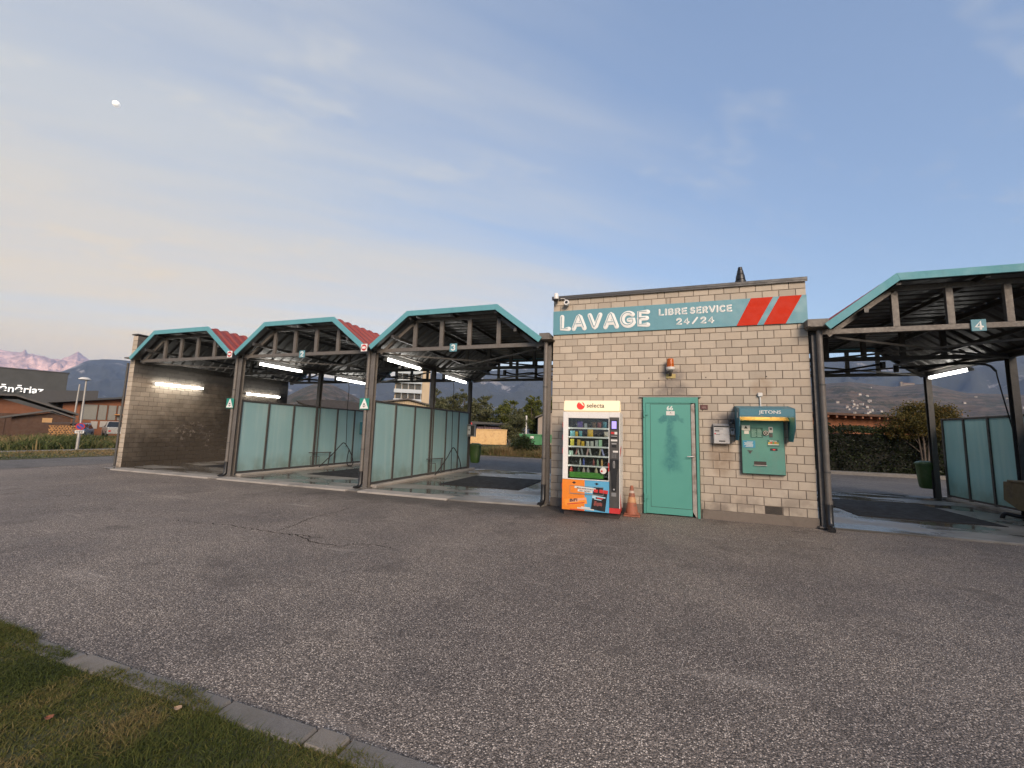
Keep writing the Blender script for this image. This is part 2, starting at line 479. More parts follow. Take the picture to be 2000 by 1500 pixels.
M['sign_teal'] = pm('turquoise_sign_paint', (0.10, 0.26, 0.31), 0.5, 0.0, var=0.07, vs_=2, streak=((0.07, 0.18, 0.21), 0.3, 10))
M['sign_red'] = pm('red_sign_paint', (0.50, 0.03, 0.010), 0.75, var=0.08, vs_=3, spec=0.2)
M['sign_white'] = pm('white_sign_paint', (0.72, 0.71, 0.68), 0.5, var=0.06, vs_=6, dirt=((0.5, 0.49, 0.46), 0.4, 12))
M['door'] = pm('green_door_paint', (0.065, 0.26, 0.215), 0.5, var=0.10, vs_=2.5, streak=((0.06, 0.20, 0.17), 0.4, 9))
t = NT('green_door_leaf_paint')
o_ = t.xyz()
c = t.mix(t.noise(2.5, 4), (0.06, 0.245, 0.20), (0.08, 0.285, 0.235))
n1 = t.noise(5, 5, 0.6)
wig = t.math('MULTIPLY', t.math('SUBTRACT', n1, 0.5), 0.5)
hz = t.math('ADD', o_[2], wig)
tee = t.math('MAXIMUM', t.math('MULTIPLY', t.ramp(t.math('ABSOLUTE', t.math('SUBTRACT', o_[0], 0.31)), 0.24, 0.18), t.ramp(t.math('ABSOLUTE', t.math('SUBTRACT', hz, 1.73)), 0.08, 0.05)),
             t.math('MULTIPLY', t.ramp(t.math('ABSOLUTE', t.math('SUBTRACT', o_[0], t.math('ADD', 0.31, t.math('MULTIPLY', wig, 0.4)))), t.ramp(o_[2], 1.7, 0.8, 0.06, 0.24), 0.02),
                    t.math('MULTIPLY', t.ramp(hz, 0.72, 0.85), t.ramp(hz, 1.78, 1.7))))
c = t.mix(t.math('MULTIPLY', tee, t.ramp(t.noise(14, 5, 0.7), 0.3, 0.7, 0.45, 0.95)), c, (0.02, 0.14, 0.14))
c = t.mix(t.ramp(t.noise(30, 5, 0.7), 0.66, 0.75, 0, 0.6), c, (0.04, 0.12, 0.10))
M['door_leaf'] = t.set(Base_Color=c, Roughness=0.45)
M['bare_steel'] = pm('worn_steel_edge', (0.33, 0.30, 0.27), 0.5, 0.5, var=0.35, vs_=12, dirt=((0.14, 0.10, 0.08), 0.7, 8))
M['token'] = pm('token_machine_paint', (0.075, 0.235, 0.19), 0.5, var=0.12, vs_=3, dirt=((0.09, 0.18, 0.15), 0.4, 5), streak=((0.12, 0.20, 0.17), 0.3, 12))
M['hood'] = pm('hood_blue_paint', (0.04, 0.165, 0.215), 0.45, var=0.1, vs_=3, dirt=((0.05, 0.12, 0.14), 0.4, 5))
M['white'] = pm('white_enamel', (0.70, 0.68, 0.65), 0.35, var=0.04, vs_=4)
M['offwhite'] = pm('off_white_plastic', (0.62, 0.60, 0.56), 0.45, var=0.06)
M['black'] = pm('black_plastic', (0.012, 0.012, 0.013), 0.4, var=0.2)
M['rubber'] = pm('black_rubber', (0.014, 0.014, 0.015), 0.7, var=0.2)
M['darkgrey'] = pm('dark_grey_panel', (0.055, 0.052, 0.048), 0.45, var=0.08)
M['grey'] = pm('grey_plastic', (0.18, 0.18, 0.18), 0.5)
M['silver'] = pm('silver_painted_steel', (0.42, 0.41, 0.40), 0.42, 0.35, var=0.1, vs_=8, dirt=((0.25, 0.22, 0.2), 0.4, 8))
M['cap'] = pm('dark_roof_flashing', (0.06, 0.058, 0.057), 0.5, 0.3)
M['red'] = pm('red_enamel', (0.50, 0.03, 0.03), 0.4)
M['orange'] = pm('orange_print', (0.72, 0.21, 0.02), 0.4, var=0.06)
M['skyblue'] = pm('blue_print', (0.09, 0.33, 0.52), 0.4, var=0.06)
M['brownblack'] = pm('dark_plinth', (0.035, 0.022, 0.018), 0.6)
M['bin_green'] = pm('green_bin_plastic', (0.045, 0.095, 0.022), 0.5, var=0.15, dirt=((0.10, 0.12, 0.06), 0.5, 6))
M['sign_green'] = pm('green_pictogram_paint', (0.02, 0.22, 0.17), 0.5)
M['maroon'] = pm('maroon_plate', (0.09, 0.025, 0.022), 0.5)
M['paper'] = pm('paper_notice', (0.62, 0.60, 0.56), 0.7, var=0.05)
M['boxbeige'] = pm('weathered_box_metal', (0.19, 0.14, 0.065), 0.6, var=0.2, dirt=((0.08, 0.06, 0.04), 0.6, 6))
t = NT('frosted_glass')
cc = t.mix(t.noise(0.9, 4), (0.35, 0.57, 0.59), (0.46, 0.67, 0.68))
cc = t.mix(t.ramp(t.noise(5, 6, 0.7), 0.5, 0.75, 0, 0.35), cc, (0.44, 0.58, 0.55))
st_ = t.noise(1.0, 3, 0.6, t.scale(t.pos, (7, 7, 0.5)))
cc = t.mix(t.ramp(st_, 0.42, 0.72, 0, 0.38), cc, (0.62, 0.74, 0.72))
oz = t.xyz()
cc = t.mix(t.math('MULTIPLY', t.ramp(oz[2], 0.7, 0.15), t.ramp(t.noise(3, 4), 0.3, 0.7, 0.15, 0.6)), cc, (0.20, 0.26, 0.21))
t.set(Base_Color=cc, Roughness=0.28)
trl = t.new('ShaderNodeBsdfTranslucent'); t.l.new(cc, trl.inputs[0])
mx = t.new('ShaderNodeMixShader'); mx.inputs[0].default_value = 0.42
t.l.new(t.b.outputs[0], mx.inputs[1]); t.l.new(trl.outputs[0], mx.inputs[2]); t.l.new(mx.outputs[0], t.out.inputs[0])
M['frost'] = t.m
M['tube'] = emit('lit_fluorescent_tube', (1.0, 0.97, 0.90), 5.0)
M['tubehouse'] = pm('tube_housing', (0.45, 0.45, 0.43), 0.5)
M['glass'] = glass_mat('clear_glass')
# ------------------------------------------------------------------ vectorised meshes
def np_mesh(name, V, F, mat, rnd=None, parent=None, smooth=False):
    V = np.asarray(V, np.float32); F = np.asarray(F, np.int32)
    me = bpy.data.meshes.new(name)
    k = F.shape[1]
    me.vertices.add(len(V)); me.vertices.foreach_set('co', V.ravel())
    me.loops.add(F.size); me.loops.foreach_set('vertex_index', F.ravel())
    me.polygons.add(len(F)); me.polygons.foreach_set('loop_start', np.arange(0, F.size, k, dtype=np.int32))
    me.update(calc_edges=True)
    for m in (mat if isinstance(mat, list) else [mat]): me.materials.append(m)
    if rnd is not None:
        a = me.attributes.new('rnd', 'FLOAT', 'FACE'); a.data.foreach_set('value', np.asarray(rnd, np.float32))
    if smooth: me.polygons.foreach_set('use_smooth', np.ones(len(F), bool))
    return link(name, me, parent)

_lat = rng.random((256, 256))
def vnoise(x, y):
    xi, yi = np.floor(x).astype(int), np.floor(y).astype(int)
    fx, fy = x - xi, y - yi
    fx, fy = fx*fx*fx*(fx*(fx*6-15)+10), fy*fy*fy*(fy*(fy*6-15)+10)
    g = lambda a, b: _lat[a & 255, b & 255]
    return (g(xi, yi)*(1-fx)+g(xi+1, yi)*fx)*(1-fy) + (g(xi, yi+1)*(1-fx)+g(xi+1, yi+1)*fx)*fy
def fbm(x, y, o=5, g=0.5, ridged=False):
    s, a, n = 0, 1, 0
    for i in range(o):
        v = vnoise(x*2**i+17.3*i, y*2**i+5.1*i)
        if ridged: v = 1-abs(2*v-1)
        s = s + a*v; n += a; a *= g
    return s/n

def veg_mat(name, cols, rough=0.75, transl=0.35):
    """leaf / blade colour by the piece's own random number"""
    t = NT(name)
    a = t.new('ShaderNodeAttribute'); a.attribute_name = 'rnd'
    r_ = t.new('ShaderNodeValToRGB'); t.l.new(a.outputs['Fac'], r_.inputs[0])
    e = r_.color_ramp.elements
    for i, c in enumerate(cols):
        p = i/(len(cols)-1)
        if i == 0: e[0].position = 0; e[0].color = (*c, 1)
        elif i == len(cols)-1: e[-1].position = 1; e[-1].color = (*c, 1)
        else:
            q = e.new(p); q.color = (*c, 1)
    t.set(Base_Color=r_.outputs[0], Roughness=rough); t.b.inputs['Specular IOR Level'].default_value = 0.25
    tr = t.new('ShaderNodeBsdfTranslucent'); t.l.new(r_.outputs[0], tr.inputs[0])
    mx = t.new('ShaderNodeMixShader'); mx.inputs[0].default_value = transl
    t.l.new(t.b.outputs[0], mx.inputs[1]); t.l.new(tr.outputs[0], mx.inputs[2]); t.l.new(mx.outputs[0], t.out.inputs[0])
    return t.m

def blades(name, P, hgt, wid, mat, lean=0.5, rnd=None, parent=None):
    """two-segment grass blades at points P"""
    n = len(P)
    ang = rng.random(n)*2*np.pi; la = rng.random(n)*2*np.pi
    h = hgt*(0.55+0.9*rng.random(n)); w = wid*(0.6+0.8*rng.random(n))
    d = np.stack([np.cos(ang), np.sin(ang), 0*ang], 1)*w[:, None]/2
    L = np.stack([np.cos(la), np.sin(la), 0*la], 1)*(h*lean*rng.random(n)*1.6)[:, None]
    up = np.zeros((n, 3)); up[:, 2] = h
    a, b = P-d, P+d
    c, e = P+L*0.35+up*0.6-d*0.7, P+L*0.35+up*0.6+d*0.7
    f = P+L+up*0.95
    V = np.concatenate([a, b, c, e, f]); i = np.arange(n)
    F = np.concatenate([np.stack([i, i+n, i+3*n], 1), np.stack([i, i+3*n, i+2*n], 1), np.stack([i+2*n, i+3*n, i+4*n], 1)])
    r_ = rng.random(n) if rnd is None else rnd
    return np_mesh(name, V, F, mat, np.concatenate([r_]*3), parent)

def leaves(name, P, size, mat, rnd, parent=None, up=0.3):
    """one folded leaf (two triangles) at each point"""
    n = len(P)
    a = rng.normal(size=(n, 3)); a[:, 2] *= 0.6; a /= np.linalg.norm(a, axis=1)[:, None]
    b = rng.normal(size=(n, 3)); b[:, 2] += up
    b -= a*(a*b).sum(1)[:, None]; b /= np.linalg.norm(b, axis=1)[:, None]
    s = (size*(0.6+0.8*rng.random(n)))[:, None]
    V = np.concatenate([P-a*s*0.5, P+b*s*0.32, P+a*s*0.5, P-b*s*0.32]); i = np.arange(n)
    F = np.concatenate([np.stack([i, i+n, i+2*n], 1), np.stack([i, i+2*n, i+3*n], 1)])
    return np_mesh(name, V, F, mat, np.concatenate([rnd, rnd]), parent)

M['lawn'] = veg_mat('lawn_grass', [(0.034, 0.046, 0.010), (0.062, 0.080, 0.018), (0.088, 0.10, 0.025), (0.135, 0.125, 0.036), (0.22, 0.165, 0.07)])
M['weeds'] = veg_mat('verge_weeds', [(0.04, 0.055, 0.018), (0.08, 0.10, 0.03), (0.125, 0.13, 0.045), (0.21, 0.17, 0.075), (0.27, 0.18, 0.085)])
M['leaf_poplar'] = veg_mat('grey_green_leaves', [(0.045, 0.05, 0.022), (0.085, 0.092, 0.042), (0.14, 0.14, 0.07), (0.19, 0.18, 0.09)])
M['leaf_green'] = veg_mat('fresh_green_leaves', [(0.04, 0.05, 0.013), (0.08, 0.095, 0.022), (0.14, 0.15, 0.036), (0.21, 0.19, 0.05)])
M['leaf_autumn'] = veg_mat('autumn_leaves', [(0.035, 0.032, 0.009), (0.075, 0.066, 0.017), (0.125, 0.09, 0.022), (0.21, 0.10, 0.024)])
M['leaf_hedge'] = veg_mat('dark_hedge_leaves', [(0.008, 0.012, 0.005), (0.016, 0.024, 0.008), (0.03, 0.042, 0.013), (0.06, 0.075, 0.022)], rough=0.5)
M['bark'] = pm('bark', (0.085, 0.065, 0.05), 0.9, var=0.3, vs_=6, bump=0.6, bs=25)

# ------------------------------------------------------------------ ground
t = NT('distant_ground')
cc = t.mix(t.noise(0.02, 6, 0.65), (0.05, 0.06, 0.025), (0.12, 0.10, 0.06))
cc = t.mix(t.ramp(t.noise(0.3, 5), 0.4, 0.7, 0, 0.6), cc, (0.055, 0.065, 0.025))
M['ground'] = t.set(Base_Color=cc, Roughness=0.95)
g = MB(); g.quad((-16000,-16000,-0.5), (16000,-16000,-0.5), (16000,16000,-0.5), (-16000,16000,-0.5))
struct('ground', g, M['ground'])

t = NT('verge_soil')
cc = t.mix(t.noise(2, 6, 0.65), (0.045, 0.04, 0.02), (0.075, 0.08, 0.03))
cc = t.mix(t.ramp(t.noise(9, 5), 0.45, 0.7, 0, 0.7), cc, (0.035, 0.045, 0.014))
M['soil'] = t.set(Base_Color=cc, Roughness=0.95)

g = MB(); g.box(-20.0, 46, -6.36, 14.2, -0.5, 0.0)
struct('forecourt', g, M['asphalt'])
g = MB(); g.box(-19.98, 46, 6.15, 13.25, -0.004, 0.006)
struct('road', g, M['road'])
g = MB(); g.box(-19.97, -16.6, -6.3, 6.1, -0.004, 0.005)
struct('road_branch', g, M['road'])
g = MB()      # grass verges: left of the road, and behind it
g.prism([(-36, -0.52), (-30, -0.05), (-24.35, 0.03), (-20.02, 0.02), (-20.02, -0.6), (-36, -0.6)], 'y', -40, 40)
g.prism([(14.24, 0.04), (18, 0.12), (24, 0.0), (34, -0.52), (34, -0.6), (14.24, -0.6)], 'x', -20.0, 2.4)
g.prism([(13.95, 0.10), (20, 0.12), (34, -0.52), (34, -0.6), (13.95, -0.6)], 'x', 2.42, 46)
struct('verge', g, M['soil'])
g = MB(); g.box(-24.35, -24.05, -30, 30, 0.02, 0.055)
struct('footpath_edge', g, M['concrete'])

# foreground lawn and its kerb of flush stones
g = MB(); g.box(-26, 26, -46, -6.486, -0.5, 0.012)
struct('lawn_soil', g, M['soil'])
kerb = bpy.data.objects.new('kerb', None); COL.objects.link(kerb); kerb['kind'] = 'structure'
kx = -9.0
lens = [0.62, 0.55, 0.70, 0.66, 0.58, 0.72, 0.60]
joints = [-4.6, -3.98, -3.17, -2.78, -2.0, -1.46, -1.28, -0.72, -0.1, 0.55, 1.2, 1.85, 2.5]
xs = [-9.0+0.62*i for i in range(7)] + joints
for i in range(len(xs)-1):
    z = random.uniform(0.012, 0.026); y0 = -6.485+random.uniform(-0.004, 0.004)
    b = MB(); b.box(xs[i]+0.007, xs[i+1]-0.007, y0, -6.366+random.uniform(-0.003, 0.003), -0.2, z)
    b.build('kerb_stone', M['kerb'] if i % 3 else M['kerb_pale'], kerb, bevel=0.010)
# rear kerb along the hedge
g = MB(); g.box(2.42, 46, 13.3, 13.9, -0.2, 0.13)
struct('hedge_kerb', g, M['kerb'], bevel=0.02)

# lawn blades, denser near the viewer, thinning raggedly over the kerb
n = 260000
X = rng.uniform(-6.0, 0.4, n); Y = -6.36-1.4*rng.random(n)**1.3
edge = -6.47 + 0.11*(fbm(X*2.3, X*0+3.0, 5)-0.42)*2.6
edge = np.maximum(edge, np.where(X < -3.35, -6.50+np.minimum(0.16, (-3.35-X)*0.35), -9))
edge = np.where((X > -3.22) & (X < -2.9), -6.49, edge)
keep = (Y < edge) & (rng.random(n) < 0.35+0.9*fbm(X*3, Y*3, 3))
X, Y = X[keep], Y[keep]
pn = fbm(X*1.6+9, Y*1.6, 4)
rv = np.clip(0.43+(pn-0.5)*1.05+rng.normal(0, 0.17, len(X)), 0, 1)
dry = fbm(X*2.7+30, Y*2.7, 3) > 0.66
rv = np.where(dry, np.clip(rv+0.28, 0, 1), rv)
hh = 0.012+0.020*fbm(X*4+50, Y*4, 3)
o = blades('lawn', np.stack([X, Y, 0*X+0.008], 1), hh, 0.0042, M['lawn'], 1.5, rv)
o['kind'] = 'stuff'; o['label'] = 'short green lawn with dry patches at lower left'; o['category'] = 'grass'
# fallen leaves on the lawn
for (x, y, lab, c) in ((-2.62, -6.78, 'reddish fallen leaf lying on the lawn', (0.22, 0.07, 0.03)), (-2.16, -6.53, 'pale curled fallen leaf on the lawn near kerb', (0.34, 0.22, 0.13))):
    pts = []
    N = 9
    b = MB()
    for i in range(N):
        s = i/(N-1); w = 0.014*math.sin(math.pi*min(1, s*1.05)*0.98)**0.8+0.001
        b.v += [(x-0.025+0.05*s, y-w, 0.034+0.012*s+0.006*math.sin(s*6)), (x-0.025+0.05*s, y, 0.030+0.012*s), (x-0.025+0.05*s, y+w, 0.036+0.012*s)]
    for i in range(N-1):
        for j in (0, 1):
            b.f.append((i*3+j, i*3+3+j, i*3+4+j, i*3+1+j)); b.m.append(0); b.a.append(0)
    tag(b.build('fallen_leaf', pm('leaf_litter', c, 0.8, var=0.3, vs_=60), smooth=True), lab, 'leaf')

# cracks in the forecourt: jagged tar-dark splits
M['crack'] = pm('crack_shadowed_dirt', (0.04, 0.035, 0.031), 0.95, spec=0.1)
def crack(pts, w, jag=0.03, sub=8):
    P = []
    for (x0, y0), (x1, y1) in zip(pts[:-1], pts[1:]):
        for i in range(sub):
            s = i/sub; P.append((x0+(x1-x0)*s+random.gauss(0, jag*0.3), y0+(y1-y0)*s+random.gauss(0, jag*0.55)))
    P.append(pts[-1])
    b = MB(); k = len(P)
    for i, (x, y) in enumerate(P):
        ww = w*(0.65+0.7*random.random())*math.sin(math.pi*(i+0.4)/k)**0.5
        b.v += [(x, y-ww, 0.004), (x+0.01, y+ww, 0.004)]
    for i in range(k-1):
        b.f.append((2*i, 2*i+2, 2*i+3, 2*i+1)); b.m.append(0); b.a.append(0)
    o = b.build('pavement_crack', M['crack']); o['kind'] = 'structure'
crack([(-6.61,-3.85),(-6.0,-3.82),(-5.58,-3.73),(-5.18,-3.77),(-4.76,-3.76),(-4.27,-3.79),(-3.84,-3.93),(-3.53,-3.91),(-3.39,-3.77),(-3.13,-3.72),(-2.8,-3.75)], 0.007)
crack([(-4.73,-3.65),(-4.76,-3.42),(-4.92,-2.99),(-4.97,-2.63),(-4.93,-2.33),(-5.01,-1.98)], 0.006, 0.02)
crack([(-4.45,-3.78),(-4.3,-3.72),(-4.1,-3.76),(-3.9,-3.70)], 0.006)
# ------------------------------------------------------------------ wash bay floors
g = MB(); g.prism([(-14.97,-0.42),(-6.2,-0.42),(-3.6,-0.46),(-2.0,-0.27),(-1.92,0.0),(-1.92,5.9),(-14.97,5.9)], 'z', -0.3, 0.03)
struct('bay_floor', g, M['wet'], bevel=0.01)
g = MB(); g.prism([(2.53,0.03),(7.6,0.05),(7.6,5.9),(2.53,5.9)], 'z', -0.3, 0.03)
struct('bay_floor', g, M['wet'], bevel=0.01)
for x0, x1 in ((-14.5, -10.62), (-10.3, -6.38), (-6.05, -3.9)):
    g = MB(); g.prism([(x0, -0.50), (x1, -0.50), (x1+0.02, -0.12), (x0-0.02, -0.12)], 'z', -0.2, 0.036)
    struct('bay_apron', g, M['apron'], bevel=0.012)
for i, (x0, x1, y0, y1) in enumerate(((-13.55, -11.45, 1.4, 3.75), (-9.33, -7.2, 1.4, 3.72), (-5.12, -3.0, 1.4, 3.75), (3.6, 5.7, 1.5, 3.9))):
    g = MB(); g.box(x0, x1, y0, y1, 0.02, 0.042)
    o = g.build('drain_mat', M['mat'], bevel=0.006)
    tag(o, ['dark drain mat on the floor of the leftmost bay', 'dark drain mat on the floor of bay two', 'large dark drain mat on the wet floor of bay three', 'dark drain mat on the wet floor of bay four'][i], 'drain mat', 'drain mats in the wash bays')
for x in (-10.46, -6.2, 7.05):
    g = MB(); g.box(x-0.17, x+0.17, 0.12, 5.75, 0.0, 0.085)
    struct('partition_plinth', g, M['apron'], bevel=0.015)

# ------------------------------------------------------------------ block walls
CH, BL, JT = 0.142, 0.2525, 0.009
BLOCK_MESH = {}
def block_mesh(w, h, d, axis, mat):
    """chamfered block, a few variants of each size; face towards -y (axis x) or +x (axis y)"""
    key = (round(w, 3), round(h, 3), axis, mat.name, random.randrange(14))
    if key in BLOCK_MESH: return BLOCK_MESH[key]
    c = 0.004; j = lambda: random.uniform(-0.0012, 0.0012)
    out = [(-w/2+c+j(), 0), (w/2-c+j(), 0), (w/2-c+j(), 1), (-w/2+c+j(), 1)]
    V = []
    for (x, s) in out: V.append((x, random.uniform(-0.001, 0.0012), (c if s == 0 else h-c)+j()))
    for (x, z) in ((-w/2, 0), (w/2, 0), (w/2, h), (-w/2, h)): V.append((x, c, z))
    for (x, z) in ((-w/2, 0), (w/2, 0), (w/2, h), (-w/2, h)): V.append((x, d, z))
    F = [(0,1,2,3),(0,4,5,1),(1,5,6,2),(2,6,7,3),(3,7,4,0),(4,8,9,5),(5,9,10,6),(6,10,11,7),(7,11,8,4)]
    if axis == 'y': V = [(-y, x, z) for x, y, z in V]; 
    b = MB(); b.add(V, F, 0, random.random())
    me = b.mesh('block', [mat], att=True)
    BLOCK_MESH[key] = me
    return me

def lay(parent, cells, axis, plane, mat, depth, first, stuffname):
    """cells: list of (u0,u1,z0,z1, score); the best `first` become blocks of their own, the rest one part"""
    cells = sorted(cells, key=lambda c: -c[4])
    rest = MB()
    for i, (u0, u1, z0, z1, sc) in enumerate(cells):
        w, h = u1-u0-JT, z1-z0-JT
        if w < 0.02 or h < 0.02: continue
        me = block_mesh(w, h, depth, axis, mat)
        uc = (u0+u1)/2; dp = random.uniform(-0.0015, 0.0015)
        loc = (uc, plane+dp, z0+JT/2) if axis == 'x' else (plane+dp, uc, z0+JT/2)
        if i < first:
            o = bpy.data.objects.new('block', me); COL.objects.link(o); o.parent = parent
            f = FRAME.get(parent.name, (0,0,0)); o.location = (loc[0]-f[0], loc[1]-f[1], loc[2]-f[2])
        else:
            a = me.attributes['rnd'].data[0].value
            rest.add([(v.co.x+loc[0], v.co.y+loc[1], v.co.z+loc[2]) for v in me.vertices], [tuple(p.vertices) for p in me.polygons], 0, a)
    if rest.f:
        o = rest.build(stuffname, mat, parent, att=True); o['kind'] = 'stuff'

XL, XR, ZT = -1.905, 2.506, 4.126
DX0, DX1, DZ = -0.168, 0.768, 2.10
hut = thing('service_building', 'beige concrete block service hut with flat roof between the bays', 'building', (0.3, 0, 0))
b = MB()
# core behind the blocks, with the door opening left out
b.box(XL+0.004, DX0, 0.012, 0.24, 0.0, ZT); b.box(DX1, XR-0.004, 0.012, 0.24, 0.0, ZT); b.box(DX0, DX1, 0.012, 0.24, DZ, ZT)
b.build('wall_core', M['mortar'], hut)
t = NT('side_blockwork')
br = t.new('ShaderNodeTexBrick'); 
sv2 = t.new('ShaderNodeCombineXYZ'); oo = t.xyz(); t.l.new(oo[1], sv2.inputs[0]); t.l.new(oo[2], sv2.inputs[1]); t.l.new(sv2.outputs[0], br.inputs['Vector'])
br.inputs['Color1'].default_value = (*sc3(BLOCK, 0.9), 1); br.inputs['Color2'].default_value = (*sc3(BLOCK, 1.08), 1); br.inputs['Mortar'].default_value = (0.2, 0.165, 0.13, 1)
br.inputs['Scale'].default_value = 1.0; br.inputs['Brick Width'].default_value = BL; br.inputs['Row Height'].default_value = CH; br.inputs['Mortar Size'].default_value = 0.006
M['sideblock'] = t.set(Base_Color=br.outputs[0], Roughness=0.92)
b = MB(); b.box(XL+0.002, XL+0.2, 0.24, 5.6, 0, ZT); b.box(XR-0.2, XR-0.002, 0.24, 5.6, 0, ZT); b.box(XL+0.2, XR-0.2, 5.4, 5.6, 0, ZT)
b.build('side_wall', M['sideblock'], hut)
b = MB(); b.box(XL+0.2, XR-0.2, 0.24, 5.4, ZT-0.25, ZT-0.15)
rf = b.build('roof', M['cap'], hut)
b = MB()
b.box(XL-0.03, XR+0.02, -0.035, 0.26, ZT+0.002, ZT+0.052); b.box(XL-0.03, XL+0.22, 0.262, 5.64, ZT+0.002, ZT+0.05); b.box(XR-0.22, XR+0.02, 0.262, 5.64, ZT+0.002, ZT+0.05)
b.box(XL-0.028, XR+0.018, -0.037, -0.030, ZT-0.03, ZT+0.001)
b.build('roof_flashing', M['cap'], hut, bevel=0.006)
FTM = pm('stained_footing', (0.17, 0.14, 0.115), 0.9, var=0.2, vs_=4, bump=0.3, bs=90, dirt=((0.08, 0.065, 0.05), 0.6, 4))
for a_, c_ in ((XL-0.01, DX0-0.03), (DX1+0.03, XR+0.012)):
    b = MB(); b.box(a_, c_, -0.018, 0.011, -0.05, 0.152)
    b.build('footing', FTM, hut, bevel=0.006)
# chimney cowl on the roof
b = MB(); b.lathe([(0.115,0),(0.115,0.03),(0.10,0.14)], (1.80, 1.5, ZT-0.09), 20)
b.lathe([(0.10,0.13),(0.10,0.54)], (1.80, 1.5, ZT-0.09), 16); ch = b.build('roof_vent_base', M['offwhite'], rf, smooth=True)
b = MB(); b.lathe([(0.10,0.54),(0.115,0.57),(0.105,0.69),(0.085,0.695),(0.095,0.71),(0.082,0.81),(0.062,0.815),(0.072,0.83),(0.056,0.92),(0.042,0.925),(0.048,0.94),(0.038,0.99),(0.0,0.995)], (1.80, 1.5, ZT-0.09), 20)
b.build('roof_vent_cowl', M['black'], rf, smooth=True)

cells = []
SG = (3.372, 3.862)      # sign band
nrow = int(round((ZT-0.15)/CH))
for k in range(nrow):
    z0, z1 = 0.15+k*CH, 0.15+(k+1)*CH
    ph = -1.762 if k % 2 == 0 else -1.762+BL*0.42
    left = [ph+BL*i for i in range(-3, 12)]
    ctr = (0.258, 0.333) if k % 2 == 0 else (0.15, 0.232)
    right = [ctr[1]+BL*i for i in range(0, 12)]
    js = sorted(set([XL] + [x for x in left if XL+0.03 < x < ctr[0]+0.01] + [x for x in right if x < XR-0.03] + [XR]))
    for u0, u1 in zip(js[:-1], js[1:]):
        segs = [(u0, u1)]
        if z0 < DZ-0.03:      # cut round the door frame
            segs = [(a, min(c, DX0-0.008)) for a, c in segs if a < DX0-0.03] + [(max(a, DX1+0.008), c) for a, c in segs if c > DX1+0.03]
        for a, c in segs:
            if k == 0 and a < 1.99 and c > 1.76:      # air grille
                if a < 1.735: cells.append((a, 1.757, z0, z1, 0.6))
                if c > 2.04: cells.append((2.017, c, z0, z1, 0.6))
                continue
            if z0 > SG[0]+0.02 and z1 < SG[1]-0.02: continue      # behind the sign board
            score = (c-a)/BL
            if z0 >= SG[0]-0.03 and z0 < SG[1]: score *= 0.5
            if -1.5 < (a+c)/2 < -0.5 and z1 < 1.95: score *= 0.1      # behind the vending machine
            cells.append((a, c, z0, z1, score+random.random()*0.01))
lay(hut, cells, 'x', 0.0, M['block'], 0.02, 300, 'block_remainder')
b = MB()
for i in range(7): b.box(1.765, 2.008, 0.004, 0.012, 0.166+i*0.018, 0.176+i*0.018)
b.box(1.757, 2.017, 0.013, 0.016, 0.15, 0.288)
b.build('air_grille', M['black'], hut)

# door: frame, leaf, worn closing edge, hinges, handle
b = MB()
b.prism([(DX0,0.012),(DX0,DZ),(DX1,DZ),(DX1,-0.005),(DX1-0.045,-0.005),(DX1-0.045,DZ-0.105),(DX0+0.045,DZ-0.105),(DX0+0.045,0.012)], 'y', -0.055, 0.10)
door = b.build('door_frame', M['door'], hut, bevel=0.004)
b = MB(); b.box(DX0-0.06, DX1+0.05, -0.045, 0.012, DZ+0.002, DZ+0.020); b.build('door_lintel_trim', M['concrete'], door)
b = MB(); b.box(DX0+0.047, DX1-0.123, -0.043, 0.0, 0.02, DZ-0.107); leaf = b.build('door_leaf', M['door_leaf'], hut, bevel=0.003)
b = MB()
for a, c, e, f_ in ((DX0+0.125, DX0+0.131, 0.14, 1.975), (0.640, 0.646, 0.14, 1.975), (DX0+0.125, 0.646, 1.973, 1.979), (DX0+0.125, 0.646, 0.135, 0.141)):
    b.box(a, c, -0.0445, -0.0425, e, f_)
b.build('leaf_groove', M['black'], leaf)
b = MB(); b.prism([(DX1-0.121, 0.10), (DX1-0.121, DZ-0.125), (DX1-0.06, DZ-0.108), (DX1-0.05, 0.0), (DX1-0.07, 0.01)], 'y', -0.048, 0.0)
b.build('worn_closing_edge', M['bare_steel'], leaf, bevel=0.003)
for z in (1.80, 0.30):
    b = MB(); b.lathe([(0.016,-0.07),(0.018,-0.06),(0.018,0.06),(0.016,0.07)], (DX0+0.02, -0.072, z), 10)
    b.box(DX0+0.02, DX0+0.085, -0.068, -0.056, z-0.03, z+0.035); b.build('hinge', M['door'], leaf, bevel=0.002)
b = MB(); b.box(DX1-0.108, DX1-0.066, -0.056, -0.049, 0.86, 1.10)
hp = b.build('handle_plate', M['bare_steel'], leaf, bevel=0.003)
b = MB(); b.tube([(DX1-0.087,-0.05,1.055),(DX1-0.087,-0.092,1.055),(DX1-0.10,-0.10,1.055),(DX1-0.20,-0.10,1.05)], 0.009, 8); b.lathe([(0.012,-0.062),(0.012,-0.05)], (DX1-0.087,0,0.93), 10, axis='y')
b.build('door_handle', M['silver'], leaf, smooth=True)

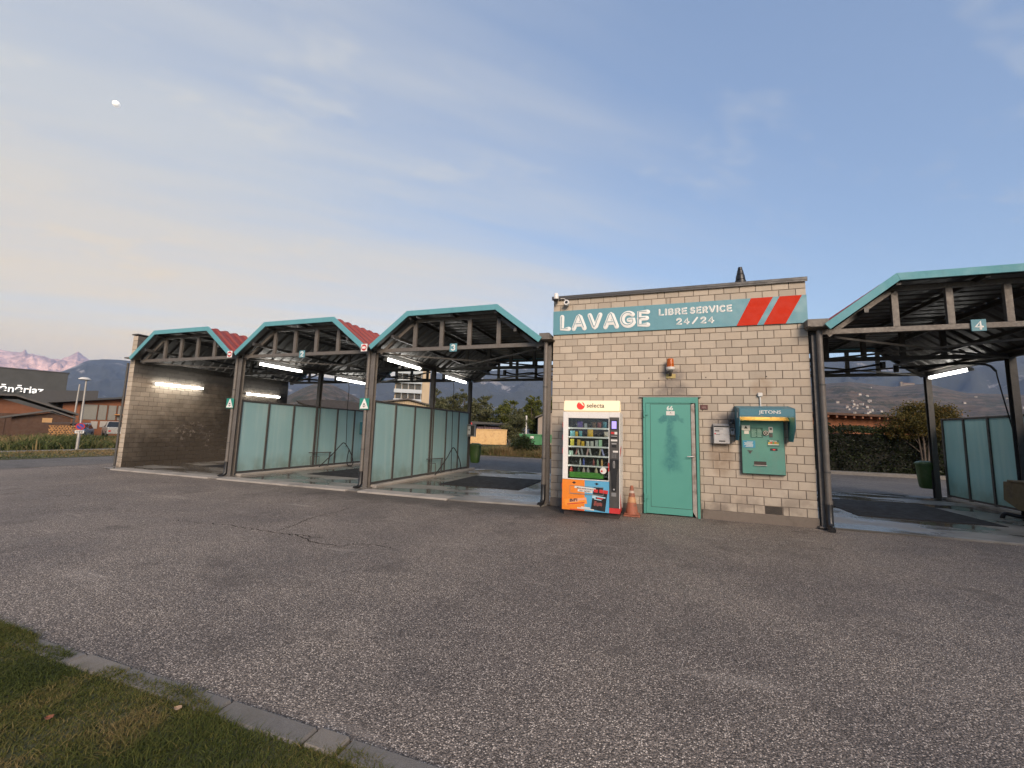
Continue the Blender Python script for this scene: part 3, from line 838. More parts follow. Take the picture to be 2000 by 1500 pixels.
# ------------------------------------------------------------------ left end wall of bay 1
WX0, WX1 = -15.19, -14.97
lw = thing('end_wall', 'grimy concrete block end wall of the leftmost wash bay', 'wall', (-15.08, 2.8, 0))
b = MB(); b.box(WX0+0.004, WX1-0.012, 0.012, 5.66, 0, 4.0); b.build('wall_core', M['mortar_bay'], lw)
b = MB(); b.box(WX0-0.03, WX1+0.02, -0.03, 5.7, 4.022, 4.06); b.build('coping', M['cap'], lw, bevel=0.005)
b = MB(); b.tube([(WX0-0.005, -0.04, 3.15), (WX0-0.005, -0.04, 0.35), (WX0-0.005, -0.04, 0.03)], 0.03, 10); b.build('downpipe', M['galv_dark'], lw, smooth=True)
cells, ends = [], []
for k in range(28):
    z0, z1 = 0.02+k*CH, 0.02+(k+1)*CH
    js = [0.0] + [(BL if k % 2 else BL*0.5)+BL*i for i in range(0, 23)]
    js = [y for y in js if y < 5.62]+[5.67]
    for u0, u1 in zip(js[:-1], js[1:]):
        vis = 1.0 if z1 < 3.1 else 0.05
        cells.append((u0, u1, z0, z1, vis*(9.0-u0)/8+0.2*(u1-u0)))
lay(lw, cells, 'y', WX1, M['block_bay'], 0.02, 300, 'block_remainder')
rest = MB()
for k in range(28):
    z0 = 0.02+k*CH
    me = block_mesh(0.215, CH-JT, 0.011, 'x', M['block'])
    rest.add([(v.co.x+(WX0+WX1)/2, v.co.y+0.0, v.co.z+z0+JT/2) for v in me.vertices], [tuple(p.vertices) for p in me.polygons], 0, random.random())
o = rest.build('end_block', M['block'], lw, att=True); o['kind'] = 'stuff'
# ------------------------------------------------------------------ canopies
ZE, ZR, RUN, FH = 3.27, 4.02, 0.97, 0.118      # eave corner, ridge flat, run of the slope, fascia depth
YF, YB = -0.30, 5.75
def roof_profile(x0, x1, drop=0.0):
    sl = math.atan2(ZR-ZE, RUN)
    # offset the polyline downwards by drop, measured square to each face
    k = drop*math.tan(sl/2)
    ex = drop*math.sin(sl); ez = drop*math.cos(sl)
    return [(x0+ex, ZE-ez), (x0+RUN+k, ZR-drop), (x1-RUN-k, ZR-drop), (x1-ex, ZE-ez)]

def corrugated(p, q, y0, y1, h, pitch=0.30, rib=0.07):
    """ribbed sheet between eave point p and top point q (x,z); ribs run down the slope. returns section list along y of (y, lift)"""
    ys = []
    y = y0
    while y < y1-1e-6:
        for a, l in ((0, 0), (pitch-rib-0.04, 0), (pitch-rib-0.015, h), (pitch-0.025, h)):
            if y+a < y1: ys.append((y+a, l))
        y += pitch
    ys.append((y1, 0))
    return ys

NUMBER = {}
def bay_canopy(i, x0, x1, label, posts):
    """one bay roof: fascia, three roof faces, three trusses, purlins, bracing, its posts"""
    xc = (x0+x1)/2
    th = thing('bay_canopy', label, 'canopy', (xc, 2.7, 0), 'wash bay canopies')
    outer, inner = roof_profile(x0, x1), roof_profile(x0, x1, FH)
    for nm, ya, yb in (('fascia', YF-0.016, YF+0.016), ('rear_fascia', YB-0.016, YB+0.016)):
        b = MB()
        for a in range(3):
            # three straight lengths, mitred where they meet
            b.prism([outer[a], outer[a+1], inner[a+1], inner[a]], 'y', ya, yb)
        b.build(nm, M['fascia'], th, bevel=0.003)
    # roof sheets: solid, red above, grey beneath
    top, und = roof_profile(x0+0.012, x1-0.012, 0.030), roof_profile(x0+0.012, x1-0.012, 0.036)
    for a, nm in ((0, 'roof_sheet'), (1, 'top_sheet'), (2, 'roof_sheet')):
        (ax, az), (bx, bz) = top[a], top[a+1]
        L = math.hypot(bx-ax, bz-az); nx, nz = -(bz-az)/L, (bx-ax)/L
        prof = corrugated(top[a], top[a+1], YF+0.02, YB-0.02, 0.046, 0.28, 0.06)
        b = MB(); k = len(prof)
        for off in (0.0, -0.004):
            for (y, l) in prof:
                d = l-0.012+off
                b.v += [(ax+nx*d, y, az+nz*d), (bx+nx*d, y, bz+nz*d)]
        for s in range(k-1):
            b.f.append((2*s, 2*s+1, 2*s+3, 2*s+2)); b.m.append(0); b.a.append(0)
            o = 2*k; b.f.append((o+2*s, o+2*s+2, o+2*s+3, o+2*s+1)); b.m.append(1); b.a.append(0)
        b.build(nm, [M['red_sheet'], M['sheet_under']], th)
    # trusses
    tc = roof_profile(x0+0.05, x1-0.05, 0.13)
    for ti, y in enumerate((0.0, 2.8, 5.45)):
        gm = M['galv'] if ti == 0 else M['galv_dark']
        b = MB(); b.beam((x0+0.03, y, 3.195), (x1-0.03, y, 3.195), 0.07, 0.085)
        tr = b.build('truss_chord', gm, th, bevel=0.004)
        b = MB()
        for a in range(3):
            dz = 0 if a == 1 else 0.0
            b.beam((tc[a][0], y, tc[a][1]-0.03), (tc[a+1][0], y, tc[a+1][1]-0.03), 0.06, 0.07)
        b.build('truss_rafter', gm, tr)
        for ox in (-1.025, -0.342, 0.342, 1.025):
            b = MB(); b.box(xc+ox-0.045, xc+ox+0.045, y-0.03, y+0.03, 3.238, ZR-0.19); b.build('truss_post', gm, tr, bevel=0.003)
    # purlins lengthwise under the sheets
    for (px, pz) in ((x0+RUN*0.5+0.10, (ZE+ZR)/2-0.16), (x0+RUN+0.05, ZR-0.12), (xc, ZR-0.10), (x1-RUN-0.05, ZR-0.12), (x1-RUN*0.5-0.10, (ZE+ZR)/2-0.16)):
        b = MB(); b.box(px-0.03, px+0.03, YF+0.05, YB-0.05, pz-0.05, pz+0.02); b.build('purlin', M['galv_dark'], th)
    # wind bracing rods
    for (p, q) in (((x0+0.1, 0.05, 3.14), (x1-0.1, 2.75, 3.14)), ((x1-0.1, 0.05, 3.12), (x0+0.1, 2.75, 3.12)), ((x0+0.1, 2.85, 3.14), (x1-0.1, 5.40, 3.14)), ((x1-0.1, 2.85, 3.12), (x0+0.1, 5.40, 3.12))):
        b = MB(); b.beam(p, q, 0.035, 0.035); b.build('brace', M['galv_dark'], th)
    # posts on one side
    for px, side in posts:
        for ti, y in enumerate((0.0, 2.8, 5.45)):
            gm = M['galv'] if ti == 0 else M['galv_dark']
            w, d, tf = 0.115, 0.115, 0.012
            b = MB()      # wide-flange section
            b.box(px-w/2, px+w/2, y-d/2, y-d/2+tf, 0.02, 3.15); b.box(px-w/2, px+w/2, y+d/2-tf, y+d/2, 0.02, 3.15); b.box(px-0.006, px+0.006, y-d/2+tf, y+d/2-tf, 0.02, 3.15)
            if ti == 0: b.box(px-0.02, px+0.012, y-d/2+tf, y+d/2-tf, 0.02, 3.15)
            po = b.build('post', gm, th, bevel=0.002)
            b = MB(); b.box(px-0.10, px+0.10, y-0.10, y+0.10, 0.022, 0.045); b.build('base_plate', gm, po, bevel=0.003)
        # lengthwise beam and gutter on the posts
        b = MB(); b.box(px-0.05, px+0.05, 0.06, 5.40, 3.152, 3.236); b.build('side_beam', M['galv_dark'], th)
        g0, g1 = (px-0.13, px+0.13)
        b = MB(); b.prism([(g0, 3.262), (g0, 3.242), (px-0.06, 3.240), (px+0.06, 3.240), (g1, 3.242), (g1, 3.262), (px, 3.258)], 'y', YF+0.03, YB-0.03); gt = b.build('valley_gutter', M['galv'], th)
    return th

canopy1 = bay_canopy(1, -14.68, -10.53, 'leftmost turquoise edged canopy beside the block end wall', [])
canopy2 = bay_canopy(2, -10.42, -6.26, 'turquoise edged wash bay canopy carrying the numeral two', [(-10.475, 1)])
canopy3 = bay_canopy(3, -6.17, -2.06, 'turquoise edged wash bay canopy carrying the numeral three', [(-6.215, 1), (-1.995, -1)])
canopy4 = bay_canopy(4, 2.64, 6.80, 'turquoise edged wash bay canopy carrying the numeral four at right', [(2.585, -1), (6.76, 1)])
# gutter heads beside the hut and the wall
for (x0, x1, cn) in ((-2.145, -1.935, canopy3), (2.44, 2.74, canopy4), (-15.12, -14.75, canopy1)):
    b = MB(); b.box(x0, x1, -0.20, 5.7, 3.264, 3.385 if cn is not canopy1 else 3.30); b.build('gutter_head', M['galv'], cn, bevel=0.004)
# downpipes beside the front posts
def downpipe(px, py, cn, zt=3.20):
    b = MB(); b.tube([(px, py, zt), (px, py, 0.42)], 0.042, 12); b.lathe([(0.05, 0.40), (0.052, 0.42), (0.05, 0.46)], (px, py, 0), 12)
    dp = b.build('downpipe', M['galv'], cn, smooth=True)
    b = MB(); b.tube([(px, py, 0.42), (px, py, 0.12), (px-0.01, py-0.05, 0.05), (px-0.03, py-0.16, 0.035)], 0.05, 10); b.build('drain_shoe', M['black'], dp, smooth=True)
    for z in (0.9, 2.3): 
        b = MB(); b.lathe([(0.049, z-0.012), (0.049, z+0.012)], (px, py, 0), 12); b.build('pipe_clip', M['galv_dark'], dp)
downpipe(-10.60, -0.05, canopy2); downpipe(-6.335, -0.05, canopy3); downpipe(-2.02, -0.115, canopy3); downpipe(2.62, -0.115, canopy4)

# ------------------------------------------------------------------ frosted glass partitions
def partition(label, x, ys, zt=2.04):
    th = thing('glass_partition', label, 'partition', (x, (ys[0]+ys[-1])/2, 0.085), 'frosted partitions between the bays')
    b = MB(); b.box(x-0.025, x+0.025, ys[0], ys[-1], zt-0.045, zt); b.build('top_rail', M['galv_dark'], th, bevel=0.003)
    b = MB(); b.box(x-0.025, x+0.025, ys[0], ys[-1], 0.10, 0.145); b.build('bottom_rail', M['galv_dark'], th, bevel=0.003)
    for i, y in enumerate(ys):
        b = MB(); b.box(x-0.03, x+0.03, y-0.028, y+0.028, 0.08, zt+0.004); b.build('stile', M['galv_dark'], th, bevel=0.003)
    for a, c in zip(ys[:-1], ys[1:]):
        b = MB(); b.box(x-0.005, x+0.005, a+0.028, c-0.028, 0.145, zt-0.045); b.build('pane', M['frost'], th)
    return th
partition('frosted turquoise glass partition between the leftmost bay and bay two', -10.46, [0.085, 0.93, 1.81, 2.71, 3.68, 4.56, 5.38])
partition('frosted turquoise glass partition between bay two and bay three', -6.2, [0.085, 0.94, 1.84, 2.71, 3.68, 4.58, 5.38])
partition('frosted turquoise glass partition on the right side of bay four', 7.02, [0.1, 0.85, 1.65, 2.45, 3.22, 3.98, 4.74, 5.5])

# ------------------------------------------------------------------ fluorescent lamps
def lamp(label, p, q, r=0.036):
    p, q = Vector(p), Vector(q)
    th = thing('fluorescent_lamp', label, 'lamp', p, 'lit fluorescent lamps in the bays')
    d = (q-p).normalized()
    b = MB(); k = 5
    path = [p] + [p.lerp(q, i/k) for i in range(1, k)] + [q]
    b.tube([p+d*0.005] + [p+d*0.03] + path[1:-1] + [q-d*0.03] + [q-d*0.005], [r*0.7] + [r]*(k+1) + [r*0.7], 12)
    b.build('lit_tube', M['tube'], th, smooth=True)
    side = Vector((-0.05, 0, 0.0)) if p.x < 0 else Vector((0.05, 0, 0))
    b = MB(); b.beam(p+side*1.3, q+side*1.3, 0.05, 0.05); hs = b.build('housing', M['tubehouse'], th, bevel=0.005)
    for e, s in ((p, -1), (q, 1)):
        b = MB(); b.beam(e+d*s*0.0, e+d*s*0.04, 0.085, 0.085); b.build('end_cap', M['tubehouse'], th, bevel=0.01)
lamp('lit tube lamp on the block wall near the front of the leftmost bay', (-14.87, 0.55, 2.58), (-14.87, 2.02, 2.58))
lamp('lit tube lamp on the block wall at the back of the leftmost bay', (-14.87, 3.65, 2.56), (-14.87, 5.17, 2.56))
lamp('lit tube lamp under the roof at the front of bay two', (-10.33, 0.38, 3.07), (-10.33, 1.84, 3.07))
lamp('lit tube lamp under the roof at the back of bay two', (-10.33, 3.35, 3.05), (-10.33, 4.83, 3.05))
lamp('lit tube lamp under the roof at the front of bay three', (-6.10, 0.3, 3.06), (-6.10, 1.82, 3.06))
lamp('lit tube lamp under the roof at the back of bay three', (-6.10, 3.27, 3.04), (-6.10, 4.78, 3.04))
lamp('lit tube lamp under the roof of bay four', (6.60, 3.65, 3.05), (6.60, 5.0, 3.05))

# ------------------------------------------------------------------ lettering
def text_mesh(body, offset=0.0):
    cu_ = bpy.data.curves.new('txt', 'FONT'); cu_.body = body; cu_.size = 1; cu_.offset = offset; cu_.extrude = 0.5; cu_.resolution_u = 3
    o = bpy.data.objects.new('txt', cu_); COL.objects.link(o)
    dg = bpy.context.evaluated_depsgraph_get()
    me = bpy.data.meshes.new_from_object(o.evaluated_get(dg))
    V = np.array([v.co[:] for v in me.vertices]); F = [tuple(p.vertices) for p in me.polygons]
    bpy.data.objects.remove(o); bpy.data.curves.remove(cu_); bpy.data.meshes.remove(me)
    return V, F
_TX = {}
def text(mb, body, x, z, w, h, y, depth=0.003, offset=0.0, mi=0, ux=(1,0,0), uz=(0,0,1), n=(0,-1,0), fit=None):
    """lettering fitted to a box with lower left (x,z) on the plane y (or origin + ux,uz axes)"""
    if (body, offset) not in _TX: _TX[(body, offset)] = text_mesh(body, offset)
    V, F = _TX[(body, offset)]
    lo, hi = V.min(0), V.max(0)
    s = (V-lo)/(hi-lo)
    ux, uz, n = np.array(ux), np.array(uz), np.array(n)
    o = np.array((x, y, z), float)
    P = o + s[:, :1]*w*ux + s[:, 1:2]*h*uz + s[:, 2:3]*depth*n
    mb.add([tuple(p) for p in P], F, mi)

def arc(cx, cz, rx, rz, a0, a1, n=10):
    return [(cx+rx*math.cos(R(a0+(a1-a0)*i/n)), cz+rz*math.sin(R(a0+(a1-a0)*i/n))) for i in range(n+1)]
GLY = {   # rounded stroke letters in a unit-high box: (width, strokes)
 'L': (0.55, [[(0,1),(0,0),(0.55,0)]]), 'A': (0.86, [[(0,0),(0.36,0.95),(0.43,1),(0.50,0.95),(0.86,0)], [(0.2,0.32),(0.66,0.32)]]),
 'V': (0.82, [[(0,1),(0.35,0.06),(0.41,0),(0.47,0.06),(0.82,1)]]),
 'G': (0.86, [arc(0.46,0.5,0.46,0.5,48,330,18)+[(0.86,0.45),(0.52,0.45)]]),
 'E': (0.60, [[(0.60,1),(0,1),(0,0),(0.60,0)], [(0,0.52),(0.52,0.52)]]), 'I': (0.0, [[(0,1),(0,0)]]),
 'B': (0.62, [[(0,0),(0,1),(0.34,1)]+arc(0.34,0.76,0.24,0.24,90,-90,6)+[(0.05,0.52)], [(0.34,0.52)]+arc(0.36,0.26,0.26,0.26,90,-90,6)+[(0,0)]]),
 'R': (0.60, [[(0,0),(0,1),(0.34,1)]+arc(0.34,0.74,0.26,0.26,90,-90,6)+[(0.05,0.48)], [(0.30,0.48),(0.60,0)]]),
 'S': (0.60, [arc(0.31,0.76,0.28,0.24,35,250,8)+arc(0.30,0.25,0.30,0.25,75,-150,9)]),
 'C': (0.74, [arc(0.42,0.5,0.42,0.5,50,310,14)]),
 '2': (0.62, [arc(0.31,0.72,0.29,0.28,165,-30,8)+[(0,0),(0.62,0)]]), '4': (0.66, [[(0.48,0),(0.48,1),(0,0.28),(0.66,0.28)]]),
 '3': (0.60, [arc(0.28,0.75,0.27,0.25,150,-75,7)+arc(0.28,0.26,0.30,0.26,80,-155,8)]), '/': (0.34, [[(0,0),(0.34,1)]]), ' ': (0.25, []),
}
def strokes(mb, inl, body, x, z, h, width, y, r, gap):
    """rounded letters; inl gets the thin inset lines that run along each stroke"""
    tot = sum(GLY[c][0] for c in body)*h + gap*(len(body)-1)
    kx = (width-2*r)/(tot) if tot else 1
    cx = x+r; hh = h-2*r
    for c in body:
        w, st = GLY[c]
        for s in st:
            P = [(cx+px*h*kx, y, z+r+pz*hh) for px, pz in s]
            # rounded ends
            def ext(a, b_, d):
                v = Vector(a)-Vector(b_); v.normalize(); return tuple(Vector(a)+v*d)
            path = [ext(P[0], P[1], r*0.95), ext(P[0], P[1], r*0.6)] + P + [ext(P[-1], P[-2], r*0.6), ext(P[-1], P[-2], r*0.95)]
            k = len(path)
            mb.tube(path, [r*0.35, r*0.8]+[r]*(k-4)+[r*0.8, r*0.35], 8, flat=((0, -1, 0), 0.16))
            if inl is not None:
                off = (-r*0.30, -r*0.17-0.002, r*0.30)
                Q = [(p[0]+off[0], p[1]+off[1], p[2]+off[2]) for p in P]
                inl.tube(Q, r*0.13, 5, flat=((0, -1, 0), 0.6))
        cx += (w*h+gap)*kx

# sign band on the hut
sg = thing('shop_sign', 'long turquoise LAVAGE LIBRE SERVICE 24/24 sign board across the hut', 'sign', (0.3, -0.02, 3.372))
b = MB(); b.box(XL+0.004, -0.1215, -0.026, -0.004, 3.372, 3.862); b.box(-0.1185, XR-0.004, -0.026, -0.004, 3.372, 3.862); b.build('board', M['sign_teal'], sg, bevel=0.002)
lt, il = MB(), MB()
strokes(lt, il, 'LAVAGE', -1.765, 3.435, 0.345, 1.74, -0.028, 0.048, 0.15)
strokes(lt, il, 'LIBRE', 0.125, 3.640, 0.135, 0.50, -0.028, 0.0175, 0.062)
strokes(lt, il, 'SERVICE', 0.665, 3.640, 0.135, 0.70, -0.028, 0.0175, 0.062)
strokes(lt, il, '24', 0.425, 3.446, 0.135, 0.235, -0.028, 0.0175, 0.06)
strokes(lt, None, '/', 0.695, 3.446, 0.135, 0.11, -0.028, 0.016, 0.05)
strokes(lt, il, '24', 0.835, 3.446, 0.135, 0.235, -0.028, 0.0175, 0.06)
lt.build('lettering', M['sign_white'], sg, smooth=True); il.build('lettering_inline', M['sign_teal'], sg)
for (bl, brx, tl, tr_) in ((1.425, 1.745, 1.665, 2.005), (1.845, 2.175, 2.105, 2.435)):
    b = MB(); b.prism([(bl, 3.374), (brx, 3.374), (tr_, 3.860), (tl, 3.860)], 'y', -0.029, -0.0262); b.build('red_stripe', M['sign_red'], sg)

# bay number plates
for nm, x, lab in (('2', -8.38, 'small turquoise plate with white numeral two on the truss'), ('3', -4.13, 'small turquoise plate with white numeral three on the truss'), ('4', 4.67, 'small turquoise plate with white numeral four on the truss')):
    th = thing('number_plate', lab, 'sign', (x, -0.05, 3.19), 'bay number plates')
    b = MB(); b.box(x-0.088, x+0.088, -0.058, -0.044, 3.105, 3.285); b.build('plate', M['sign_teal'], th, bevel=0.003)
    a = MB(); strokes(a, None, nm, x-0.055, 3.122, 0.146, 0.11, -0.060, 0.0155, 0.02); a.build('numeral', M['sign_white'], th, smooth=True)

# round limit signs at the valleys
for x, z, lab in ((-10.53, 3.21, 'small white square sign with red ring at the first roof valley'), (-6.27, 3.22, 'small white square sign with red ring at the second roof valley')):
    th = thing('limit_sign', lab, 'sign', (x, -0.33, z), 'round limit signs at the roof valleys')
    b = MB(); b.box(x-0.085, x+0.085, -0.338, -0.328, z-0.088, z+0.088); b.build('plate', M['sign_white'], th, bevel=0.002)
    b = MB(); b.lathe([(0.072, -0.341), (0.072, -0.3385)], (x, 0, z), 24, axis='y'); b.build('red_disc', M['red'], th)
    b = MB(); b.lathe([(0.030, -0.344), (0.030, -0.3415)], (x-0.021, 0, z), 16, axis='y'); b.lathe([(0.030, -0.3445), (0.030, -0.3417)], (x+0.021, 0, z), 16, axis='y'); b.build('white_centre', M['sign_white'], th)

# green pictogram signs on the downpipes
for x, z, lab in ((-10.63, 1.93, 'green square sign with white triangle on the first front downpipe'), (-6.335, 1.94, 'green square sign with white triangle on the second front downpipe')):
    th = thing('warning_sign', lab, 'sign', (x, -0.1, z), 'green triangle signs on the downpipes')
    b = MB(); b.box(x-0.13, x+0.13, -0.112, -0.10, z-0.13, z+0.13); b.build('plate', M['sign_green'], th, bevel=0.003)
    b = MB(); b.prism([(x-0.118, z-0.11), (x+0.118, z-0.11), (x+0.012, z+0.115), (x-0.012, z+0.115)], 'y', -0.1155, -0.1125); b.build('triangle', M['sign_white'], th)
    b = MB(); b.prism([(x-0.03, z-0.02), (x+0.03, z-0.02), (x+0.018, z+0.008), (x-0.02, z+0.008)], 'y', -0.118, -0.116)
    b.prism([(x-0.045, z-0.055), (x+0.05, z-0.055), (x+0.05, z-0.043), (x-0.03, z-0.043)], 'y', -0.118, -0.116); b.prism([(x-0.012, z-0.08), (x+0.012, z-0.08), (x+0.02, z-0.062), (x-0.02, z-0.062)], 'y', -0.118, -0.116)
    b.build('car_pictogram', M['black'], th)

# ------------------------------------------------------------------ washing gear
def catmull(P, n=6):
    P = [Vector(p) for p in P]; out = []
    Q = [2*P[0]-P[1]] + P + [2*P[-1]-P[-2]]
    for i in range(1, len(Q)-2):
        for k in range(n):
            s = k/n; a, b_, c, d = Q[i-1], Q[i], Q[i+1], Q[i+2]
            out.append(0.5*((2*b_)+(c-a)*s+(2*a-5*b_+4*c-d)*s*s+(3*b_-a-3*c+d)*s**3))
    return out+[P[-1]]
def hose_set(x, dx, lab, labh, loop=True):
    # low hose rail fixed along the partition
    th = thing('hose_rail', lab, 'hose rail', (x, 3.0, 0.085), 'hose rails along the partitions')
    b = MB(); b.beam((x, 2.45, 0.55), (x, 3.42, 0.53), 0.025, 0.025); b.beam((x, 3.36, 0.53), (x, 3.30, 0.03), 0.03, 0.03); b.build('rail', M['galv_dark'], th)
    b = MB(); b.tube([(x, 2.52, 0.42), (x+dx*0.1, 2.78, 0.42), (x+dx*0.1, 2.80, 0.16), (x, 2.55, 0.14)], 0.012, 6, closed=True); b.build('hook_frame', M['galv_dark'], th)
    P = [(x+dx*0.05, 2.84, 0.06), (x+dx*0.1, 3.1, 0.28), (x+dx*0.12, 3.45, 0.55), (x+dx*0.12, 3.72, 0.78), (x+dx*0.12, 3.86, 0.84), (x+dx*0.15, 4.0, 0.72), (x+dx*0.2, 4.18, 0.42), (x+dx*0.2, 4.3, 0.16)]
    if loop: P += [(x+dx*0.22, 4.2, 0.05), (x+dx*0.22, 4.0, 0.08), (x+dx*0.2, 3.98, 0.3), (x+dx*0.16, 4.1, 0.62)]
    b = MB(); b.tube(catmull(P), 0.016, 8)
    o = b.build('pressure_hose', M['rubber'], smooth=True); tag(o, labh, 'hose', 'black pressure hoses')
    return th
hose_set(-10.36, 1, 'dark steel hose rail low on the partition in bay two', 'black pressure hose looping at the foot of bay two partition')
hose_set(-6.10, 1, 'dark steel hose rail low on the partition in bay three', 'black pressure hose arched at the foot of bay three partition', False)
hose_set(-10.57, -1, 'dark steel hose rail behind the frosted glass in the leftmost bay', 'black pressure hose seen dimly through the frosted glass of bay two', False)
hose_set(-6.33, -1, 'dark steel hose rail behind the frosted glass of bay three', 'black pressure hose seen dimly through frosted glass of bay three', False)

def boom(xp, yp, path, drop, lab):
    """swing boom under the roof with a hanging hose"""
    th = thing('wash_boom', lab, 'wash boom', (xp, yp, 3.0), 'swing booms under the roofs')
    b = MB(); b.tube(catmull([(xp, yp, 3.08)]+path, 4), 0.022, 8); b.lathe([(0.05, 2.98), (0.05, 3.12)], (xp, yp, 0), 12); b.build('arm', M['black'], th, smooth=True)
    e = path[-1]
    b = MB(); b.tube(catmull([e]+drop, 5), 0.012, 6); b.build('hanging_hose', M['rubber'], th, smooth=True)
boom(-3.95, 2.8, [(-3.7, 2.95, 3.02), (-3.2, 3.05, 3.07), (-3.0, 3.2, 3.0), (-2.5, 3.4, 3.0), (-2.2, 3.5, 3.0)], [(-2.16, 3.5, 2.9), (-2.12, 3.5, 2.2), (-2.12, 3.5, 1.4)], 'black swing boom under the roof of bay three')
boom(-8.35, 2.8, [(-8.0, 3.0, 3.02), (-7.4, 3.2, 3.07), (-7.0, 3.5, 3.0), (-6.6, 3.65, 3.0), (-6.25, 3.7, 2.98)], [(-6.0, 3.7, 2.85), (-5.96, 3.65, 1.8), (-5.95, 3.7, 0.12)], 'black swing boom under bay two roof with a hose hanging by the partition')
boom(-12.6, 2.8, [(-12.2, 3.1, 3.02), (-11.6, 3.4, 3.05), (-11.0, 3.7, 3.0), (-10.6, 3.9, 2.98)], [(-10.3, 3.95, 2.9), (-10.28, 3.95, 2.0), (-10.26, 4.0, 0.7)], 'black swing boom under the leftmost bay roof')
boom(4.7, 2.8, [(4.4, 3.1, 3.05), (4.0, 3.3, 3.0), (3.6, 3.3, 3.0), (3.1, 3.4, 2.95), (2.75, 3.3, 2.8)], [(2.72, 3.3, 2.6), (2.72, 3.3, 1.2)], 'black swing boom reaching left under the roof of bay four')
boom(5.2, 3.4, [(5.6, 3.4, 3.06), (6.1, 3.2, 3.1), (6.5, 3.0, 3.05), (6.62, 2.95, 2.9)], [(6.64, 2.95, 2.7), (6.72, 2.9, 1.9), (6.80, 2.8, 1.0)], 'black swing boom reaching right under the roof of bay four')

# coin box, notice and bins on the rear posts
th = thing('coin_box', 'grey coin box with dark cover on the rear post of bay three', 'coin box', (-6.05, 5.36, 1.18))
b = MB(); b.box(-6.2, -5.89, 5.28, 5.38, 1.19, 1.61); cb = b.build('housing', M['silver'], th, bevel=0.008)
b = MB(); b.box(-6.165, -5.925, 5.268, 5.281, 1.22, 1.58); b.build('face', M['darkgrey'], th, bevel=0.003)
b = MB(); b.box(-6.155, -6.055, 5.262, 5.2685, 1.26, 1.55); b.lathe([(0.035, 5.252), (0.04, 5.262)], (-6.105, 0, 1.42), 16, axis='y'); b.build('coin_slot_plate', M['offwhite'], th)
b = MB(); b.lathe([(0.02, 5.25), (0.026, 5.2525)], (-6.105, 0, 1.42), 12, axis='y'); b.build('knob', M['black'], th)
b = MB(); b.box(-6.44, -6.215, 5.36, 5.40, 1.19, 1.61); b.build('side_cover', M['darkgrey'], th, bevel=0.004)
b = MB(); b.box(-6.42, -6.225, 5.352, 5.358, 1.64, 1.85); nt = b.build('notice_board', M['paper']); tag(nt, 'white paper notice with red heading above the coin box', 'notice')
b = MB(); b.box(-6.38, -6.26, 5.350, 5.3515, 1.79, 1.82); b.build('red_heading', M['red'], nt)
b = MB()
for i in range(5): b.box(-6.40, -6.25, 5.350, 5.3515, 1.67+i*0.022, 1.676+i*0.022)
b.build('print_lines', M['grey'], nt)
th = thing('coin_box', 'blue coin box on the frosted partition at the back of bay two', 'coin box', (-10.36, 4.98, 1.14))
b = MB(); b.box(-10.43, -10.33, 4.86, 5.10, 1.14, 1.60); b.build('housing', M['hood'], th, bevel=0.008)
b = MB(); b.box(-10.329, -10.322, 4.90, 5.06, 1.42, 1.54); b.box(-10.329, -10.322, 4.90, 5.06, 1.22, 1.36); b.build('face', M['black'], th)

def litter_bin(x, y, label):
    th = thing('litter_bin', label, 'litter bin', (x, y, 0.26), 'green litter bins on the rear posts')
    b = MB()
    n = 20; prof = [(0.26, 0.62), (0.30, 0.80), (0.55, 0.92), (0.82, 1.0), (0.86, 1.04)]
    def ring(z, k): return [(x+0.20*k*math.copysign(abs(math.cos(2*math.pi*j/n))**0.6, math.cos(2*math.pi*j/n)), y+0.15*k*math.copysign(abs(math.sin(2*math.pi*j/n))**0.6, math.sin(2*math.pi*j/n)), z) for j in range(n)]
    def stack(b, pr):
        vs_ = []
        for z, k in pr: vs_ += ring(z, k)
        f = [(i*n+j, i*n+(j+1) % n, (i+1)*n+(j+1) % n, (i+1)*n+j) for i in range(len(pr)-1) for j in range(n)]
        b.add(vs_, f+[tuple(range(n-1, -1, -1)), tuple((len(pr)-1)*n+j for j in range(n))])
    stack(b, prof); b.build('body', M['bin_green'], th, smooth=True)
    b = MB(); stack(b, [(0.865, 1.10), (0.885, 1.12), (0.91, 1.06), (0.94, 0.85), (0.955, 0.5)]); b.build('lid', M['bin_green'], th, smooth=True)
litter_bin(6.68, 5.64, 'green litter bin on the rear post of bay four'); litter_bin(-6.02, 5.66, 'green litter bin on the rear post of bay three')
# weathered metal box at the right edge
th = thing('equipment_box', 'weathered beige metal box at the right edge of bay four', 'box', (6.55, 2.6, 0.03))
b = MB(); b.prism([(2.75, 0.72), (2.15, 0.72), (2.15, 0.22), (2.45, 0.22), (2.78, 0.36)], 'x', 6.42, 6.86); b.build('housing', M['boxbeige'], th, bevel=0.01)
b = MB(); b.box(6.40, 6.88, 2.13, 2.62, 0.722, 0.76); b.build('lid', M['boxbeige'], th, bevel=0.008)
b = MB(); b.tube(catmull([(6.6, 2.3, 0.24), (6.58, 2.35, 0.12), (6.45, 2.5, 0.10), (6.33, 2.62, 0.12), (6.30, 2.66, 0.03)], 4), 0.035, 8); b.build('pipe', M['black'], th, smooth=True)
